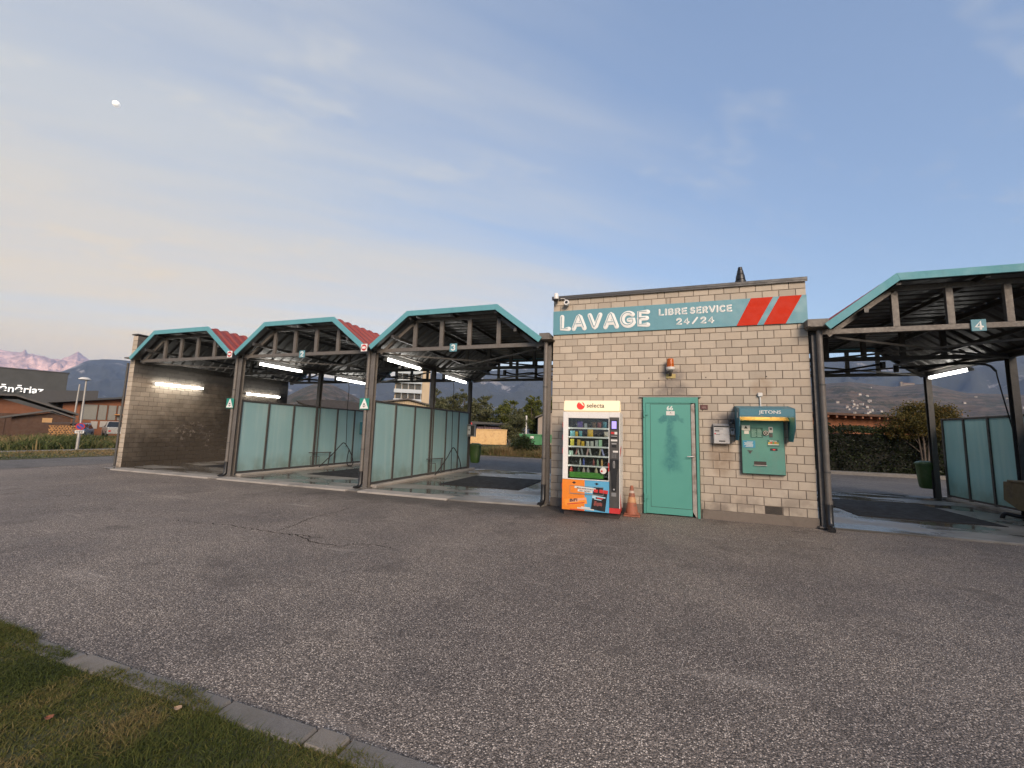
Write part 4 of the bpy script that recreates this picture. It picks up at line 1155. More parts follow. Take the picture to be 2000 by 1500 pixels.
# ------------------------------------------------------------------ vending machine
VX0, VX1, VF, VB = -1.495, -0.525, -0.85, -0.06
vm = thing('vending_machine', 'white lit snack vending machine with orange and blue front by the hut wall', 'vending machine', (-1.01, -0.45, 0))
b = MB()
b.box(VX0+0.003, VX0+0.035, VF+0.06, VB, 0.10, 1.78); b.box(VX1-0.035, VX1-0.003, VF+0.06, VB, 0.10, 1.78)      # sides
b.box(VX0+0.035, VX1-0.035, VB-0.03, VB, 0.10, 1.78); b.box(VX0+0.035, VX1-0.035, VF+0.06, VB-0.03, 1.72, 1.78); b.box(VX0+0.035, VX1-0.035, VF+0.06, VB-0.03, 0.10, 0.14)
b.build('cabinet', M['white'], vm, bevel=0.008)
b = MB(); b.box(VX0+0.02, VX1-0.02, VF+0.08, VB-0.02, 0.0, 0.10); b.build('plinth', M['brownblack'], vm)
b = MB()
for i in range(26): b.box(VX0+0.2+i*0.022, VX0+0.212+i*0.022, VF+0.076, VF+0.0795, 0.02, 0.08)
b.build('plinth_grille', M['black'], vm)
# door front frame with window opening
WX_0, WX_1, WZ0, WZ1 = -1.405, -0.712, 0.625, 1.665
b = MB()
b.box(VX0, WX_0, VF, VF+0.055, 0.61, 1.775); b.box(WX_0, WX_1, VF, VF+0.055, WZ1, 1.775); b.box(WX_1, -0.700, VF, VF+0.055, 0.61, 1.775); b.box(-0.700, VX1, VF, VF+0.055, 1.685, 1.775); b.box(-0.538, VX1, VF, VF+0.055, 0.10, 1.685)
b.box(WX_0, WX_1, VF, VF+0.055, 0.61, WZ0)
fr = b.build('door_frame', M['white'], vm, bevel=0.005)
b = MB(); b.box(VX0-0.004, VX0+0.02, VF+0.002, VF+0.058, 0.25, 0.35); 
for z0 in (1.50, 1.28, 1.05, 0.45): b.box(VX0-0.008, VX0-0.0005, VF+0.004, VF+0.05, z0, z0+0.09)
b.build('red_edge_mark', M['red'], vm)
# backlit header
t = NT('backlit_header')
t.set(Base_Color=(0.62, 0.50, 0.34)); t.b.inputs['Emission Color'].default_value = (1.0, 0.76, 0.44, 1); t.b.inputs['Emission Strength'].default_value = 0.13
M['header'] = t.m
b = MB(); b.prism([(VF-0.005, 1.79), (VF+0.035, 1.975), (VF+0.20, 1.975), (VF+0.34, 1.90), (VF+0.36, 1.79)], 'x', VX0+0.005, VX1-0.005)
hd = b.build('lit_header', M['header'], vm, bevel=0.012, seg=2)
def hd_y(z): return VF-0.005+0.04*(z-1.79)/0.185
import math as _m
nrm = Vector((0, -0.185, 0.04)).normalized(); uzh = Vector((0, 0.04, 0.185)).normalized()
b = MB(); cx, cz = -1.19, 1.883
pts = [(cx+0.070*math.cos(2*math.pi*i/28), cz+0.070*math.sin(2*math.pi*i/28)) for i in range(28)]
b.add([(x, hd_y(z)-0.004, z) for x, z in pts], [tuple(range(28))]); b.build('logo_disc', emit('backlit_red', (0.85, 0.02, 0.01), 0.12), hd)
b = MB(); P = [(-1.205+a, 1.883+c) for a, c in ((-0.005, 0.045), (0.010, 0.057), (0.030, 0.050), (0.038, 0.030), (0.052, 0.016), (0.066, 0.002))]
b.tube(catmull([(x, hd_y(z)-0.006, z) for x, z in P], 4), [0.010+0.004*math.sin(i*0.2) for i in range(21)], 6, flat=((0, -1, 0), 0.2)); b.build('logo_swoosh', M['header'], hd)
b = MB(); text(b, 'selecta', -1.085, 1.850, 0.30, 0.080, hd_y(1.850)-0.003, 0.002, 0.012, uz=tuple(uzh), n=tuple(nrm)); b.build('header_lettering', M['black'], hd)
# interior
M['vm_in'] = pm('machine_interior', (0.045, 0.045, 0.05), 0.6, var=0.1)
b = MB(); b.box(WX_0-0.03, WX_1+0.02, -0.30, -0.29, 0.6, 1.7); b.box(WX_0-0.05, WX_0-0.04, -0.79, -0.30, 0.6, 1.7); b.box(WX_1+0.02, WX_1+0.03, -0.79, -0.30, 0.6, 1.7); b.box(WX_0-0.04, WX_1+0.02, -0.79, -0.30, 1.70, 1.71)
b.build('interior_liner', M['vm_in'], vm)
M['led'] = emit('interior_led_strip', (1.0, 0.98, 0.92), 2.0)
for x in (WX_0-0.03, WX_1+0.012):
    b = MB(); b.box(x-0.005, x+0.005, -0.785, -0.775, 0.70, 1.66); b.build('interior_light', M['led'], vm)
SH = [1.500, 1.345, 1.180, 1.020, 0.850]
for z in SH:
    b = MB(); b.box(WX_0-0.03, WX_1+0.015, -0.75, -0.31, z-0.008, z-0.002); sh = b.build('shelf', M['grey'], vm)
    b = MB(); b.box(WX_0-0.03, WX_1+0.015, -0.762, -0.752, z-0.022, z+0.004); b.build('price_rail', M['white'], sh)
b = MB(); b.box(WX_0-0.03, WX_1+0.015, -0.75, -0.31, 0.668, 0.676); sh = b.build('shelf', M['grey'], vm)
b = MB(); b.box(WX_0+0.02, WX_1-0.09, -0.768, -0.756, 0.640, 0.735); b.build('green_shelf_front', pm('green_print', (0.08, 0.28, 0.03), 0.5, var=0.35, vs_=20), sh)
# wire spirals
M['wire'] = pm('spiral_wire', (0.25, 0.25, 0.25), 0.35, 0.8)
for z, xs_ in ((1.50, (-1.36, -1.30, -1.06)), (1.345, (-1.13, -0.945, -0.875)), (1.18, (-1.30, -0.76)), (1.02, (-0.95, -0.74)), (0.85, (-1.37, -1.29, -1.03, -0.77))):
    for x in xs_:
        b = MB(); path = [(x+0.032*math.cos(a*0.5), -0.745+a*0.009, z+0.034+0.032*math.sin(a*0.5)) for a in range(40)]
        b.tube(path, 0.0028, 5); b.build('spiral', M['wire'], vm)
b = MB(); b.box(WX_0+0.001, WX_1-0.001, VF+0.022, VF+0.027, WZ0+0.001, WZ1-0.001); b.build('window_pane', M['glass'], vm)
# control column
b = MB(); b.box(-0.698, -0.540, VF+0.004, VF+0.055, 0.185, 1.683); cp = b.build('control_panel', M['darkgrey'], vm, bevel=0.004)
b = MB(); b.box(-0.675, -0.563, VF-0.002, VF+0.003, 1.475, 1.64); b.build('screen_bezel', M['black'], cp, bevel=0.003)
b = MB(); b.box(-0.658, -0.580, VF-0.005, VF-0.0025, 1.495, 1.622); b.build('lit_screen', emit('lilac_screen', (0.36, 0.30, 0.85), 0.14), cp)
b = MB(); b.box(-0.672, -0.615, VF-0.001, VF+0.003, 1.405, 1.442); b.build('red_sticker', M['red'], cp)
for q_ in ((-0.612, -0.568, 1.40, 1.443), (-0.672, -0.568, 1.285, 1.315), (-0.640, -0.555, 1.098, 1.128)):
    b = MB(); b.box(q_[0], q_[1], VF-0.001, VF+0.003, q_[2], q_[3]); b.build('white_label', M['paper'], cp)
b = MB(); b.box(-0.67, -0.57, VF-0.010, VF+0.003, 1.345, 1.36); b.box(-0.655, -0.585, VF-0.006, VF+0.003, 1.185, 1.225); b.build('coin_slot', M['black'], cp, bevel=0.002)
b = MB(); b.box(-0.67, -0.57, VF-0.006, VF+0.003, 1.365, 1.375); b.box(-0.66, -0.58, VF-0.006, VF+0.003, 1.235, 1.25); b.build('slot_trim', M['silver'], cp)
b = MB()
for r_ in range(4):
    for c_ in range(3): b.box(-0.658+c_*0.028, -0.642+c_*0.028, VF-0.003, VF+0.003, 1.008+r_*0.02, 1.02+r_*0.02)
b.build('keypad', M['grey'], cp)
b = MB(); b.prism([(-0.69, 0.985), (-0.548, 0.985), (-0.555, 0.83), (-0.575, 0.74), (-0.585, 0.46), (-0.655, 0.46), (-0.665, 0.74), (-0.685, 0.83)], 'y', VF-0.014, VF+0.003); hn = b.build('door_handle_recess', M['black'], cp, bevel=0.006)
b = MB(); b.tube([(-0.628, VF-0.02, 0.84), (-0.632, VF-0.03, 0.90), (-0.628, VF-0.03, 0.955), (-0.612, VF-0.03, 0.96), (-0.607, VF-0.03, 0.90), (-0.610, VF-0.02, 0.84)], 0.006, 6); b.build('handle_bar', M['silver'], cp, smooth=True)
b = MB(); b.lathe([(0.014, VF-0.018), (0.014, VF-0.012)], (-0.62, 0, 0.49), 12, axis='y'); b.build('lock', M['silver'], cp)
b = MB(); b.box(-0.665, -0.585, VF-0.001, VF+0.003, 0.375, 0.435); b.build('rating_label', M['grey'], cp)
b = MB(); b.box(-0.698, VX1+0.002, VF-0.002, VF+0.057, 0.10, 0.184); b.prism([(VF+0.06, 0.10), (VF+0.06, 0.42), (VF+0.40, 0.12), (VF+0.40, 0.10)], 'x', VX1-0.0025, VX1+0.0015); b.build('red_skirt', M['red'], vm)
b = MB(); b.prism([(VF+0.06, 1.02), (VF+0.06, 1.14), (VF+0.30, 1.20), (VF+0.30, 1.10)], 'x', VX1-0.0025, VX1+0.0015); b.box(-0.718, -0.70, VF-0.003, VF, 0.78, 0.92); b.build('red_band', M['red'], vm)
# printed lower front: orange left, blue right
b = MB(); b.box(VX0, -1.108, VF, VF+0.055, 0.10, 0.608); ad = b.build('orange_front', M['orange'], vm)
b = MB(); b.box(-1.108, -0.700, VF, VF+0.055, 0.10, 0.608); ab = b.build('blue_front', M['skyblue'], vm)
b = MB(); b.box(-1.36, -0.795, VF-0.004, VF-0.0005, 0.505, 0.511); b.box(-1.36, -0.795, VF-0.010, VF-0.0005, 0.372, 0.384); b.box(-1.362, -1.357, VF-0.004, VF-0.0005, 0.375, 0.508); b.box(-0.798, -0.793, VF-0.004, VF-0.0005, 0.375, 0.508); b.build('delivery_flap_rim', M['grey'], vm)
def tilt(mb, cx, cz, w, h, ang, y0, y1):
    c, s = math.cos(R(ang)), math.sin(R(ang))
    mb.prism([(cx+a*w/2*c-d*h/2*s, cz+a*w/2*s+d*h/2*c) for a, d in ((-1,-1),(1,-1),(1,1),(-1,1))], 'y', y0, y1)
b = MB(); tilt(b, -1.10, 0.477, 0.36, 0.040, -4, VF-0.003, VF-0.0007); tilt(b, -1.10, 0.430, 0.25, 0.040, -3, VF-0.0035, VF-0.0009); b.build('slogan_strip', M['paper'], ad)
b = MB(); text(b, 'Meat snack lovers?', -1.24, 0.468, 0.28, 0.022, VF-0.0032, 0.001, 0.02, ux=(1,0,-0.05)); text(b, 'TRY NOW !', -1.20, 0.420, 0.20, 0.024, VF-0.0037, 0.001, 0.02, ux=(1,0,-0.04)); b.build('slogan_lettering', M['black'], ad)
b = MB(); tilt(b, -1.26, 0.245, 0.38, 0.105, 9, VF-0.0025, VF-0.0006); b.build('snack_wrapper_print', pm('bright_orange_print', (0.80, 0.27, 0.03), 0.4), ad)
b = MB(); tilt(b, -1.29, 0.262, 0.155, 0.055, 9, VF-0.004, VF-0.0027); tilt(b, -1.155, 0.290, 0.14, 0.035, 9, VF-0.0042, VF-0.0029); b.build('wrapper_white', pm('pinkish_print', (0.72, 0.35, 0.22), 0.5), ad)
b = MB(); text(b, 'BiFi', -1.36, 0.232, 0.13, 0.050, VF-0.0045, 0.001, 0.03, ux=(1,0,0.16)); b.build('wrapper_lettering', M['black'], ad)
b = MB(); tilt(b, -1.255, 0.215, 0.30, 0.014, 9, VF-0.005, VF-0.0036); b.build('wrapper_red_line', M['red'], ad)
b = MB()
for cx in (-1.29, -0.905):
    b.lathe([(0.02, VF-0.002), (0.02, VF-0.0005)], (cx, 0, 0.560), 14, axis='y'); b.box(cx-0.034, cx+0.034, VF-0.003, VF-0.0006, 0.556, 0.566)
b.build('small_logo', M['black'], ad)
b = MB(); b.box(-0.955, -0.80, VF-0.0026, VF-0.0005, 0.40, 0.500); tilt(b, -0.865, 0.275, 0.235, 0.30, -7, VF-0.003, VF-0.0006); b.build('dark_pack_print', M['black'], ab)
b = MB(); tilt(b, -0.79, 0.44, 0.14, 0.055, -5, VF-0.0038, VF-0.0032); tilt(b, -0.92, 0.445, 0.07, 0.05, -5, VF-0.0039, VF-0.0033); tilt(b, -0.85, 0.325, 0.10, 0.02, -5, VF-0.0041, VF-0.0034); b.build('pack_red_print', M['red'], ab)
b = MB(); tilt(b, -0.86, 0.350, 0.20, 0.022, -6, VF-0.0042, VF-0.0035); tilt(b, -0.885, 0.305, 0.12, 0.014, -6, VF-0.0042, VF-0.0035); tilt(b, -0.95, 0.345, 0.06, 0.05, -6, VF-0.0041, VF-0.0034); b.build('pack_pale_print', pm('pale_blue_print', (0.35, 0.52, 0.60), 0.5), ab)
b = MB()
for i in range(9): tilt(b, -0.93+0.032*(i % 4)+random.uniform(-.008, .008), 0.215+0.026*(i//4), 0.038, 0.024, random.uniform(-60, 60), VF-0.0046-0.0002*i, VF-0.0036)
b.build('snack_piece_print', pm('meat_print', (0.22, 0.055, 0.045), 0.5, var=0.4, vs_=60), ab)
b = MB(); tilt(b, -1.09, 0.158, 0.15, 0.018, -3, VF-0.003, VF-0.0007); tilt(b, -1.09, 0.135, 0.28, 0.020, -3, VF-0.0033, VF-0.001); b.build('footer_strip', M['paper'], ad)
b = MB(); text(b, 'Be smart, snack a meat snack', -1.21, 0.132, 0.24, 0.010, VF-0.0035, 0.0005, ux=(1,0,-0.05)); b.build('footer_lettering', M['grey'], ad)
b = MB(); b.box(-1.36, -1.12, VF-0.0018, VF-0.0004, 0.104, 0.118); b.build('red_foot_print', M['red'], ad)
b = MB(); b.lathe([(0.055, VF+0.0195), (0.055, VF+0.0215)], (-0.80, 0, 0.785), 22, axis='y'); b.build('round_sticker', M['paper'], vm)
b = MB(); b.lathe([(0.018, VF+0.0180), (0.018, VF+0.0193)], (-0.825, 0, 0.775), 14, axis='y'); b.build('sticker_dot', M['red'], vm)

# goods on the shelves, each its own thing
ORD = ['top', 'second', 'third', 'fourth', 'fifth', 'bottom']
def packmat(c): return pm('pack_print', c, 0.35, var=0.45, vs_=55, grain=0.1)
def goods(shelf, x, w, h, kind, cname, c, extra=''):
    z = (SH+[0.677])[shelf]
    y = -0.735
    lab = f'{cname} {kind} on the {ORD[shelf]} shelf of the vending machine{extra}'
    if kind in ('snack bag', 'sweet pouch', 'bread snack'):
        b = MB(); n = 7; prof = []
        vs_ = []
        for i in range(n):
            s = i/(n-1); d = 0.022*math.sin(math.pi*min(max(s, 0.03), 0.97))**0.5+0.001
            ww = w/2*(1-0.06*math.sin(math.pi*s)); zz = z+0.001+h*s
            vs_ += [(x-ww, y-d*0.2, zz), (x-ww*0.5, y-d, zz+random.uniform(-.002, .002)), (x+ww*0.5, y-d, zz), (x+ww, y-d*0.2, zz), (x+ww*0.5, y+d, zz), (x-ww*0.5, y+d, zz)]
        f = [(i*6+j, i*6+(j+1) % 6, (i+1)*6+(j+1) % 6, (i+1)*6+j) for i in range(n-1) for j in range(6)]+[tuple(range(5, -1, -1)), tuple((n-1)*6+j for j in range(6))]
        b.add(vs_, f)
    elif kind in ('bottle', 'can'):
        b = MB(); r_ = w/2
        pr = [(r_*0.9, 0), (r_, 0.005), (r_, h*0.6), (r_*0.92, h*0.66), (r_*0.4, h*0.86), (r_*0.4, h)] if kind == 'bottle' else [(r_*0.85, 0), (r_, 0.006), (r_, h*0.92), (r_*0.85, h)]
        b.lathe(pr, (x, y, z), 14)
    elif kind == 'chocolate bar':
        b = MB(); a = random.choice((-1, 1))*random.uniform(8, 20); c_, s_ = math.cos(R(a)), math.sin(R(a))
        b.prism([(x+p*w/2*c_-q*h*s_, z+0.006+abs(w/2*s_)+p*w/2*s_+q*h*c_) for p, q in ((-1,0),(1,0),(1.05,0.04),(0.9,0.07),(0.9,0.93),(1.05,0.96),(1,1),(-1,1),(-1.05,0.96),(-0.9,0.93),(-0.9,0.07),(-1.05,0.04))], 'y', y-0.009, y+0.009)
    else:
        b = MB(); b.box(x-w/2, x+w/2, y-0.015, y+0.02, z, z+h)
    o = b.build({'snack bag': 'snack_bag', 'sweet pouch': 'sweet_pouch', 'bread snack': 'bread_snack', 'bottle': 'drink_bottle', 'can': 'drink_can', 'chocolate bar': 'chocolate_bar', 'carton': 'snack_carton'}[kind], packmat(c), smooth=kind in ('bottle', 'can'))
    tag(o, lab, kind, 'goods in the vending machine')
purple, yellow, white, green, red_, blue, cyan, brown, orange_ = (0.10, 0.06, 0.25), (0.65, 0.40, 0.02), (0.55, 0.54, 0.48), (0.12, 0.35, 0.10), (0.45, 0.04, 0.03), (0.05, 0.10, 0.40), (0.20, 0.48, 0.52), (0.12, 0.06, 0.03), (0.6, 0.2, 0.03)
goods(0, -1.215, 0.10, 0.11, 'snack bag', 'purple', purple); goods(0, -1.115, 0.045, 0.08, 'carton', 'silver grey', (0.35, 0.36, 0.38)); goods(0, -0.97, 0.07, 0.10, 'snack bag', 'dark brown', brown); goods(0, -0.88, 0.07, 0.10, 'snack bag', 'red and black', (0.2, 0.03, 0.03)); goods(0, -0.79, 0.07, 0.115, 'snack bag', 'teal', (0.03, 0.16, 0.2))
goods(1, -1.345, 0.085, 0.10, 'snack bag', 'pale blue', cyan); goods(1, -1.275, 0.05, 0.085, 'snack bag', 'yellow', yellow, ' beside a pale blue one'); goods(1, -1.205, 0.06, 0.10, 'sweet pouch', 'turquoise', (0.08, 0.33, 0.38)); goods(1, -1.035, 0.10, 0.145, 'snack bag', 'large golden yellow', (0.72, 0.42, 0.02)); goods(1, -0.765, 0.075, 0.095, 'bread snack', 'cream', (0.5, 0.42, 0.33))
goods(2, -1.35, 0.07, 0.12, 'snack bag', 'bright yellow', (0.75, 0.6, 0.08)); goods(2, -1.235, 0.06, 0.11, 'sweet pouch', 'yellow and red', (0.55, 0.35, 0.08)); goods(2, -1.165, 0.06, 0.085, 'sweet pouch', 'yellow', yellow); goods(2, -1.08, 0.06, 0.09, 'bread snack', 'white', white, ', left of a pair'); goods(2, -1.005, 0.06, 0.09, 'bread snack', 'white', white, ', right of a pair'); goods(2, -0.925, 0.045, 0.11, 'carton', 'grey', (0.4, 0.42, 0.4)); goods(2, -0.86, 0.055, 0.12, 'carton', 'white and green', (0.35, 0.55, 0.35))
goods(3, -1.365, 0.07, 0.075, 'can', 'round pale green', (0.45, 0.6, 0.5))
for i, (x, cn, c) in enumerate(((-1.285, 'red and white', (0.5, 0.2, 0.17)), (-1.225, 'white', white), (-1.165, 'grey', (0.3, 0.3, 0.3)), (-1.09, 'pink and white', (0.5, 0.3, 0.27)), (-1.02, 'pale', (0.45, 0.44, 0.4)), (-0.875, 'beige', (0.42, 0.36, 0.25)), (-0.80, 'lilac', (0.3, 0.3, 0.5)))):
    goods(3, x, 0.028, 0.115, 'chocolate bar', cn, c)
for i, (x, cn, c) in enumerate(((-1.205, 'pale grey', (0.4, 0.4, 0.38)), (-1.145, 'blue', (0.06, 0.09, 0.35)), (-0.975, 'dark red', (0.28, 0.07, 0.06)), (-0.905, 'green', (0.25, 0.33, 0.22)), (-0.835, 'orange', (0.5, 0.28, 0.08)))):
    goods(4, x, 0.036, 0.12, 'bottle', cn, c)
for i, (x, cn, c) in enumerate(((-1.36, 'red', red_), (-1.23, 'dark green', (0.03, 0.08, 0.04)), (-1.145, 'cream label', (0.35, 0.28, 0.22)), (-1.07, 'grey label', (0.3, 0.28, 0.27)), (-0.93, 'beige', (0.42, 0.36, 0.2)))):
    goods(5, x, 0.055, 0.15, 'bottle', cn, c)

# ------------------------------------------------------------------ traffic cone, old and leaning on its base
th = thing('traffic_cone', 'worn orange traffic cone between vending machine and green door', 'traffic cone', (-0.36, -0.34, 0))
M['cone'] = pm('faded_cone_plastic', (0.30, 0.10, 0.055), 0.7, var=0.25, vs_=9, dirt=((0.13, 0.075, 0.055), 0.85, 12))
b = MB(); b.box(-0.50, -0.22, -0.48, -0.20, 0.0, 0.026); bo = b.build('base', M['cone'], th, bevel=0.02, seg=2)
b = MB(); b.box(-0.49, -0.235, -0.465, -0.215, 0.029, 0.046); b.build('base_lip', M['cone'], th, bevel=0.012)
b = MB(); b.lathe([(0.108, 0.04), (0.10, 0.09), (0.09, 0.15), (0.06, 0.30), (0.026, 0.50), (0.022, 0.515), (0.018, 0.50)], (-0.36, -0.34, 0), 20); b.build('cone_body', M['cone'], th, smooth=True)
b = MB(); b.lathe([(0.0755, 0.232), (0.0575, 0.325)], (-0.36, -0.34, 0), 20); b.build('faded_band', pm('faded_yellow_band', (0.46, 0.25, 0.12), 0.6, var=0.3, vs_=20, dirt=((0.3, 0.12, 0.06), 0.8, 12)), th, smooth=True)
b = MB(); b.lathe([(0.0465, 0.39), (0.0395, 0.43)], (-0.36, -0.34, 0), 20); b.build('white_band', pm('faded_white_band', (0.45, 0.36, 0.30), 0.6, var=0.2), th, smooth=True)

# ------------------------------------------------------------------ things on the hut wall
# token machine with lit hood
tm = thing('token_machine', 'green token machine with blue JETONS hood on the hut wall', 'token machine', (1.76, -0.03, 0.81))
b = MB(); b.box(1.432, 2.062, -0.075, -0.003, 0.812, 1.90); bd = b.build('front_plate', M['token'], tm, bevel=0.006)
b = MB(); b.box(1.425, 2.069, -0.06, -0.0025, 0.806, 1.905); b.build('mounting_frame', M['darkgrey'], tm)
HF = -0.40
b = MB(); b.prism([(-0.003, 1.945), (-0.03, 1.95), (HF, 1.885), (HF, 1.765), (HF+0.012, 1.765), (HF+0.012, 1.872), (-0.003, 1.93)], 'x', 1.362, 2.138); hd2 = b.build('hood', M['hood'], tm, bevel=0.003)
for x in (1.352, 2.138):
    b = MB(); b.prism([(-0.003, 1.95), (-0.03, 1.955), (HF-0.003, 1.888), (HF-0.003, 1.60), (HF+0.16, 1.36), (-0.003, 1.36)], 'x', x, x+0.010); b.build('hood_side', M['hood'], hd2, bevel=0.003)
b = MB(); b.box(1.366, 2.134, -0.395, -0.39, 1.75, 1.764); b.build('hood_lip', M['hood'], hd2)
M['hoodlight'] = emit('warm_hood_tube', (1.0, 0.66, 0.28), 7.0)
b = MB(); b.tube([(1.45, -0.24, 1.855), (2.05, -0.24, 1.855)], 0.016, 10); b.build('hood_tube', M['hoodlight'], hd2, smooth=True)
M['diffuser'] = pm('yellowed_diffuser', (0.62, 0.47, 0.24), 0.5, var=0.1, vs_=5, dirt=((0.25, 0.15, 0.06), 0.6, 6))
for i in range(3):
    b = MB(); b.box(1.38+i*0.252, 1.38+i*0.252+0.246, -0.089, -0.078, 1.715, 1.905); b.build('lit_backboard', M['diffuser'], hd2, bevel=0.002)
b = MB(); b.box(1.374, 2.126, -0.16, -0.078, 1.700, 1.712); b.build('light_ledge', M['diffuser'], hd2)
b = MB(); text(b, 'JETONS', 1.635, 1.790, 0.315, 0.068, HF-0.001, 0.003, 0.010); b.build('hood_lettering', M['sign_white'], hd2)
b = MB(); b.box(1.3505, 1.3515, -0.30, -0.22, 1.74, 1.83); b.build('side_sticker', M['paper'], hd2)
YP = -0.076
def plate(name, x0, x1, z0, z1, mat, y=YP, d=0.004, par=None, bev=0.0): 
    q = MB(); q.box(x0, x1, y-d, y-0.0006, z0, z1); return q.build(name, mat, par or bd, bevel=bev)
w1 = plate('warning_label', 1.44, 1.565, 1.535, 1.62, M['paper'])
q = MB(); q.prism([(1.475, 1.565), (1.53, 1.565), (1.5025, 1.615)], 'y', YP-0.0055, YP-0.0042); q.build('warning_triangle', M['black'], bd)
plate('small_label', 1.475, 1.545, 1.475, 1.53, M['paper'])
w2 = plate('instruction_plate', 1.57, 1.755, 1.415, 1.585, pm('dark_green_print', (0.02, 0.10, 0.075), 0.5))
q = MB()
for r_ in range(7):
    q.box(1.585, 1.585+random.uniform(0.06, 0.075), YP-0.0055, YP-0.0042, 1.435+r_*0.02, 1.441+r_*0.02)
    q.box(1.67, 1.67+random.uniform(0.05, 0.07), YP-0.0055, YP-0.0042, 1.435+r_*0.02, 1.441+r_*0.02)
q.build('instruction_print', pm('pale_green_print', (0.3, 0.5, 0.45), 0.6), bd)
q = MB(); q.lathe([(0.040, YP-0.022), (0.045, YP-0.014), (0.046, YP-0.0006)], (1.795, 0, 1.495), 24, axis='y'); q.build('coin_entry', M['black'], bd, smooth=True)
q = MB(); q.tube([(1.795+0.034*math.cos(a*math.pi/12), YP-0.0225, 1.495+0.034*math.sin(a*math.pi/12)) for a in range(24)], 0.0035, 6, closed=True)
q.tube([(1.787, YP-0.024, 1.482), (1.787, YP-0.024, 1.503), (1.795, YP-0.024, 1.512), (1.803, YP-0.024, 1.503), (1.803, YP-0.024, 1.482)], 0.003, 5); q.build('coin_entry_ring', M['sign_white'], bd)
plate('coin_plate', 1.84, 1.90, 1.505, 1.60, M['silver'], d=0.008); plate('coin_button', 1.855, 1.888, 1.548, 1.585, M['darkgrey'], y=YP-0.008, d=0.004)
plate('return_cup', 1.845, 1.895, 1.43, 1.495, M['darkgrey'], d=0.010)
bs = plate('blue_notice', 1.448, 1.635, 1.245, 1.365, pm('blue_notice_print', (0.03, 0.23, 0.36), 0.5))
q = MB()
for r_, (a, c_) in enumerate(((0.06, 0.11), (0.02, 0.15), (0.03, 0.14), (0.02, 0.16), (0.05, 0.12), (0.04, 0.13))): q.box(1.448+a, 1.448+a+c_*0.85, YP-0.0055, YP-0.0042, 1.338-r_*0.016, 1.345-r_*0.016)
q.build('notice_print', M['paper'], bd)
plate('price_plate', 1.812, 1.988, 1.272, 1.385, pm('price_plate_green', (0.045, 0.15, 0.115), 0.5))
for i, c in enumerate(((0.55, 0.35, 0.05), (0.5, 0.08, 0.04), (0.12, 0.3, 0.06), (0.55, 0.2, 0.04), (0.3, 0.3, 0.05))):
    q = MB(); q.lathe([(0.018, YP-0.0065-0.0003*i), (0.018, YP-0.0043)], (1.842+i*0.03, 0, 1.33+0.008*(i % 2)), 12, axis='y'); q.build('fruit_print', pm('fruit_print_colour', c, 0.5), bd)
plate('price_strip', 1.82, 1.98, 1.302, 1.315, M['paper'], d=0.0062); q = MB(); text(q, 'Billets', 1.85, 1.358, 0.10, 0.022, YP-0.004, 0.001); q.build('price_lettering', M['sign_white'], bd)
plate('display', 1.852, 1.958, 1.208, 1.247, M['black'], d=0.006, bev=0.002)
q = MB()
for i in range(3): q.box(1.890+i*0.012, 1.897+i*0.012, YP-0.0075, YP-0.0062, 1.217, 1.230)
q.build('display_digits', emit('red_digits', (0.9, 0.03, 0.03), 0.2), bd)
plate('outlet_recess', 1.607, 1.788, 0.963, 1.022, M['brownblack'], d=0.002); plate('outlet_lip', 1.600, 1.795, 0.950, 0.962, M['silver'], d=0.022, bev=0.002)
plate('outlet_trim', 1.600, 1.795, 1.022, 1.030, M['token'], d=0.008)
q = MB(); q.lathe([(0.012, YP-0.01), (0.014, YP-0.0006)], (1.555, 0, 1.17), 12, axis='y'); q.box(1.515, 1.595, YP-0.003, YP-0.0006, 1.188, 1.20); q.prism([(1.53, 1.187), (1.58, 1.187), (1.562, 1.145), (1.548, 1.145)], 'y', YP-0.0025, YP-0.0006); q.build('lock', M['darkgrey'], bd)
# junction box and conduit above
th = thing('junction_box', 'white junction box with conduit above the JETONS hood', 'junction box', (1.745, -0.03, 1.95))
b = MB(); b.box(1.712, 1.782, -0.045, -0.002, 2.118, 2.182); b.build('box', M['offwhite'], th, bevel=0.006)
b = MB(); b.tube([(1.747, -0.018, 2.12), (1.75, -0.018, 1.94)], 0.012, 8); b.build('conduit', M['offwhite'], th, smooth=True)
# silver letter box
th = thing('letter_box', 'dented silver letter box on the wall right of the door', 'letter box', (1.125, -0.05, 1.29))
b = MB(); b.prism([(-0.003, 1.645), (-0.10, 1.60), (-0.105, 1.30), (-0.09, 1.288), (-0.003, 1.288)], 'x', 1.000, 1.250); lb = b.build('body', M['silver'], th, bevel=0.006)
b = MB(); b.box(1.008, 1.242, -0.1075, -0.099, 1.578, 1.602); b.build('slot', M['black'], th)
b = MB(); b.box(1.080, 1.178, -0.1075, -0.1045, 1.328, 1.352); b.build('name_window', M['darkgrey'], th)
b = MB(); b.box(1.02, 1.15, -0.1070, -0.1045, 1.545, 1.552); b.box(1.02, 1.09, -0.1070, -0.1045, 1.505, 1.525); b.box(1.03, 1.10, -0.1070, -0.1045, 1.45, 1.457); b.build('label_print', M['darkgrey'], th)
b = MB(); b.box(1.012, 1.035, -0.1072, -0.1047, 1.455, 1.475); b.build('red_sticker', M['red'], th)
b = MB(); b.box(1.262, 1.325, -0.06, -0.002, 1.640, 1.712); o = b.build('wall_sensor', M['black'], bevel=0.008); tag(o, 'small black sensor box above the grey keypad', 'sensor')
b = MB(); b.box(1.268, 1.290, -0.062, -0.060, 1.65, 1.668); b.build('lens', M['grey'], o)
th = thing('keypad', 'small grey keypad box right of the letter box', 'keypad', (1.302, -0.02, 1.45))
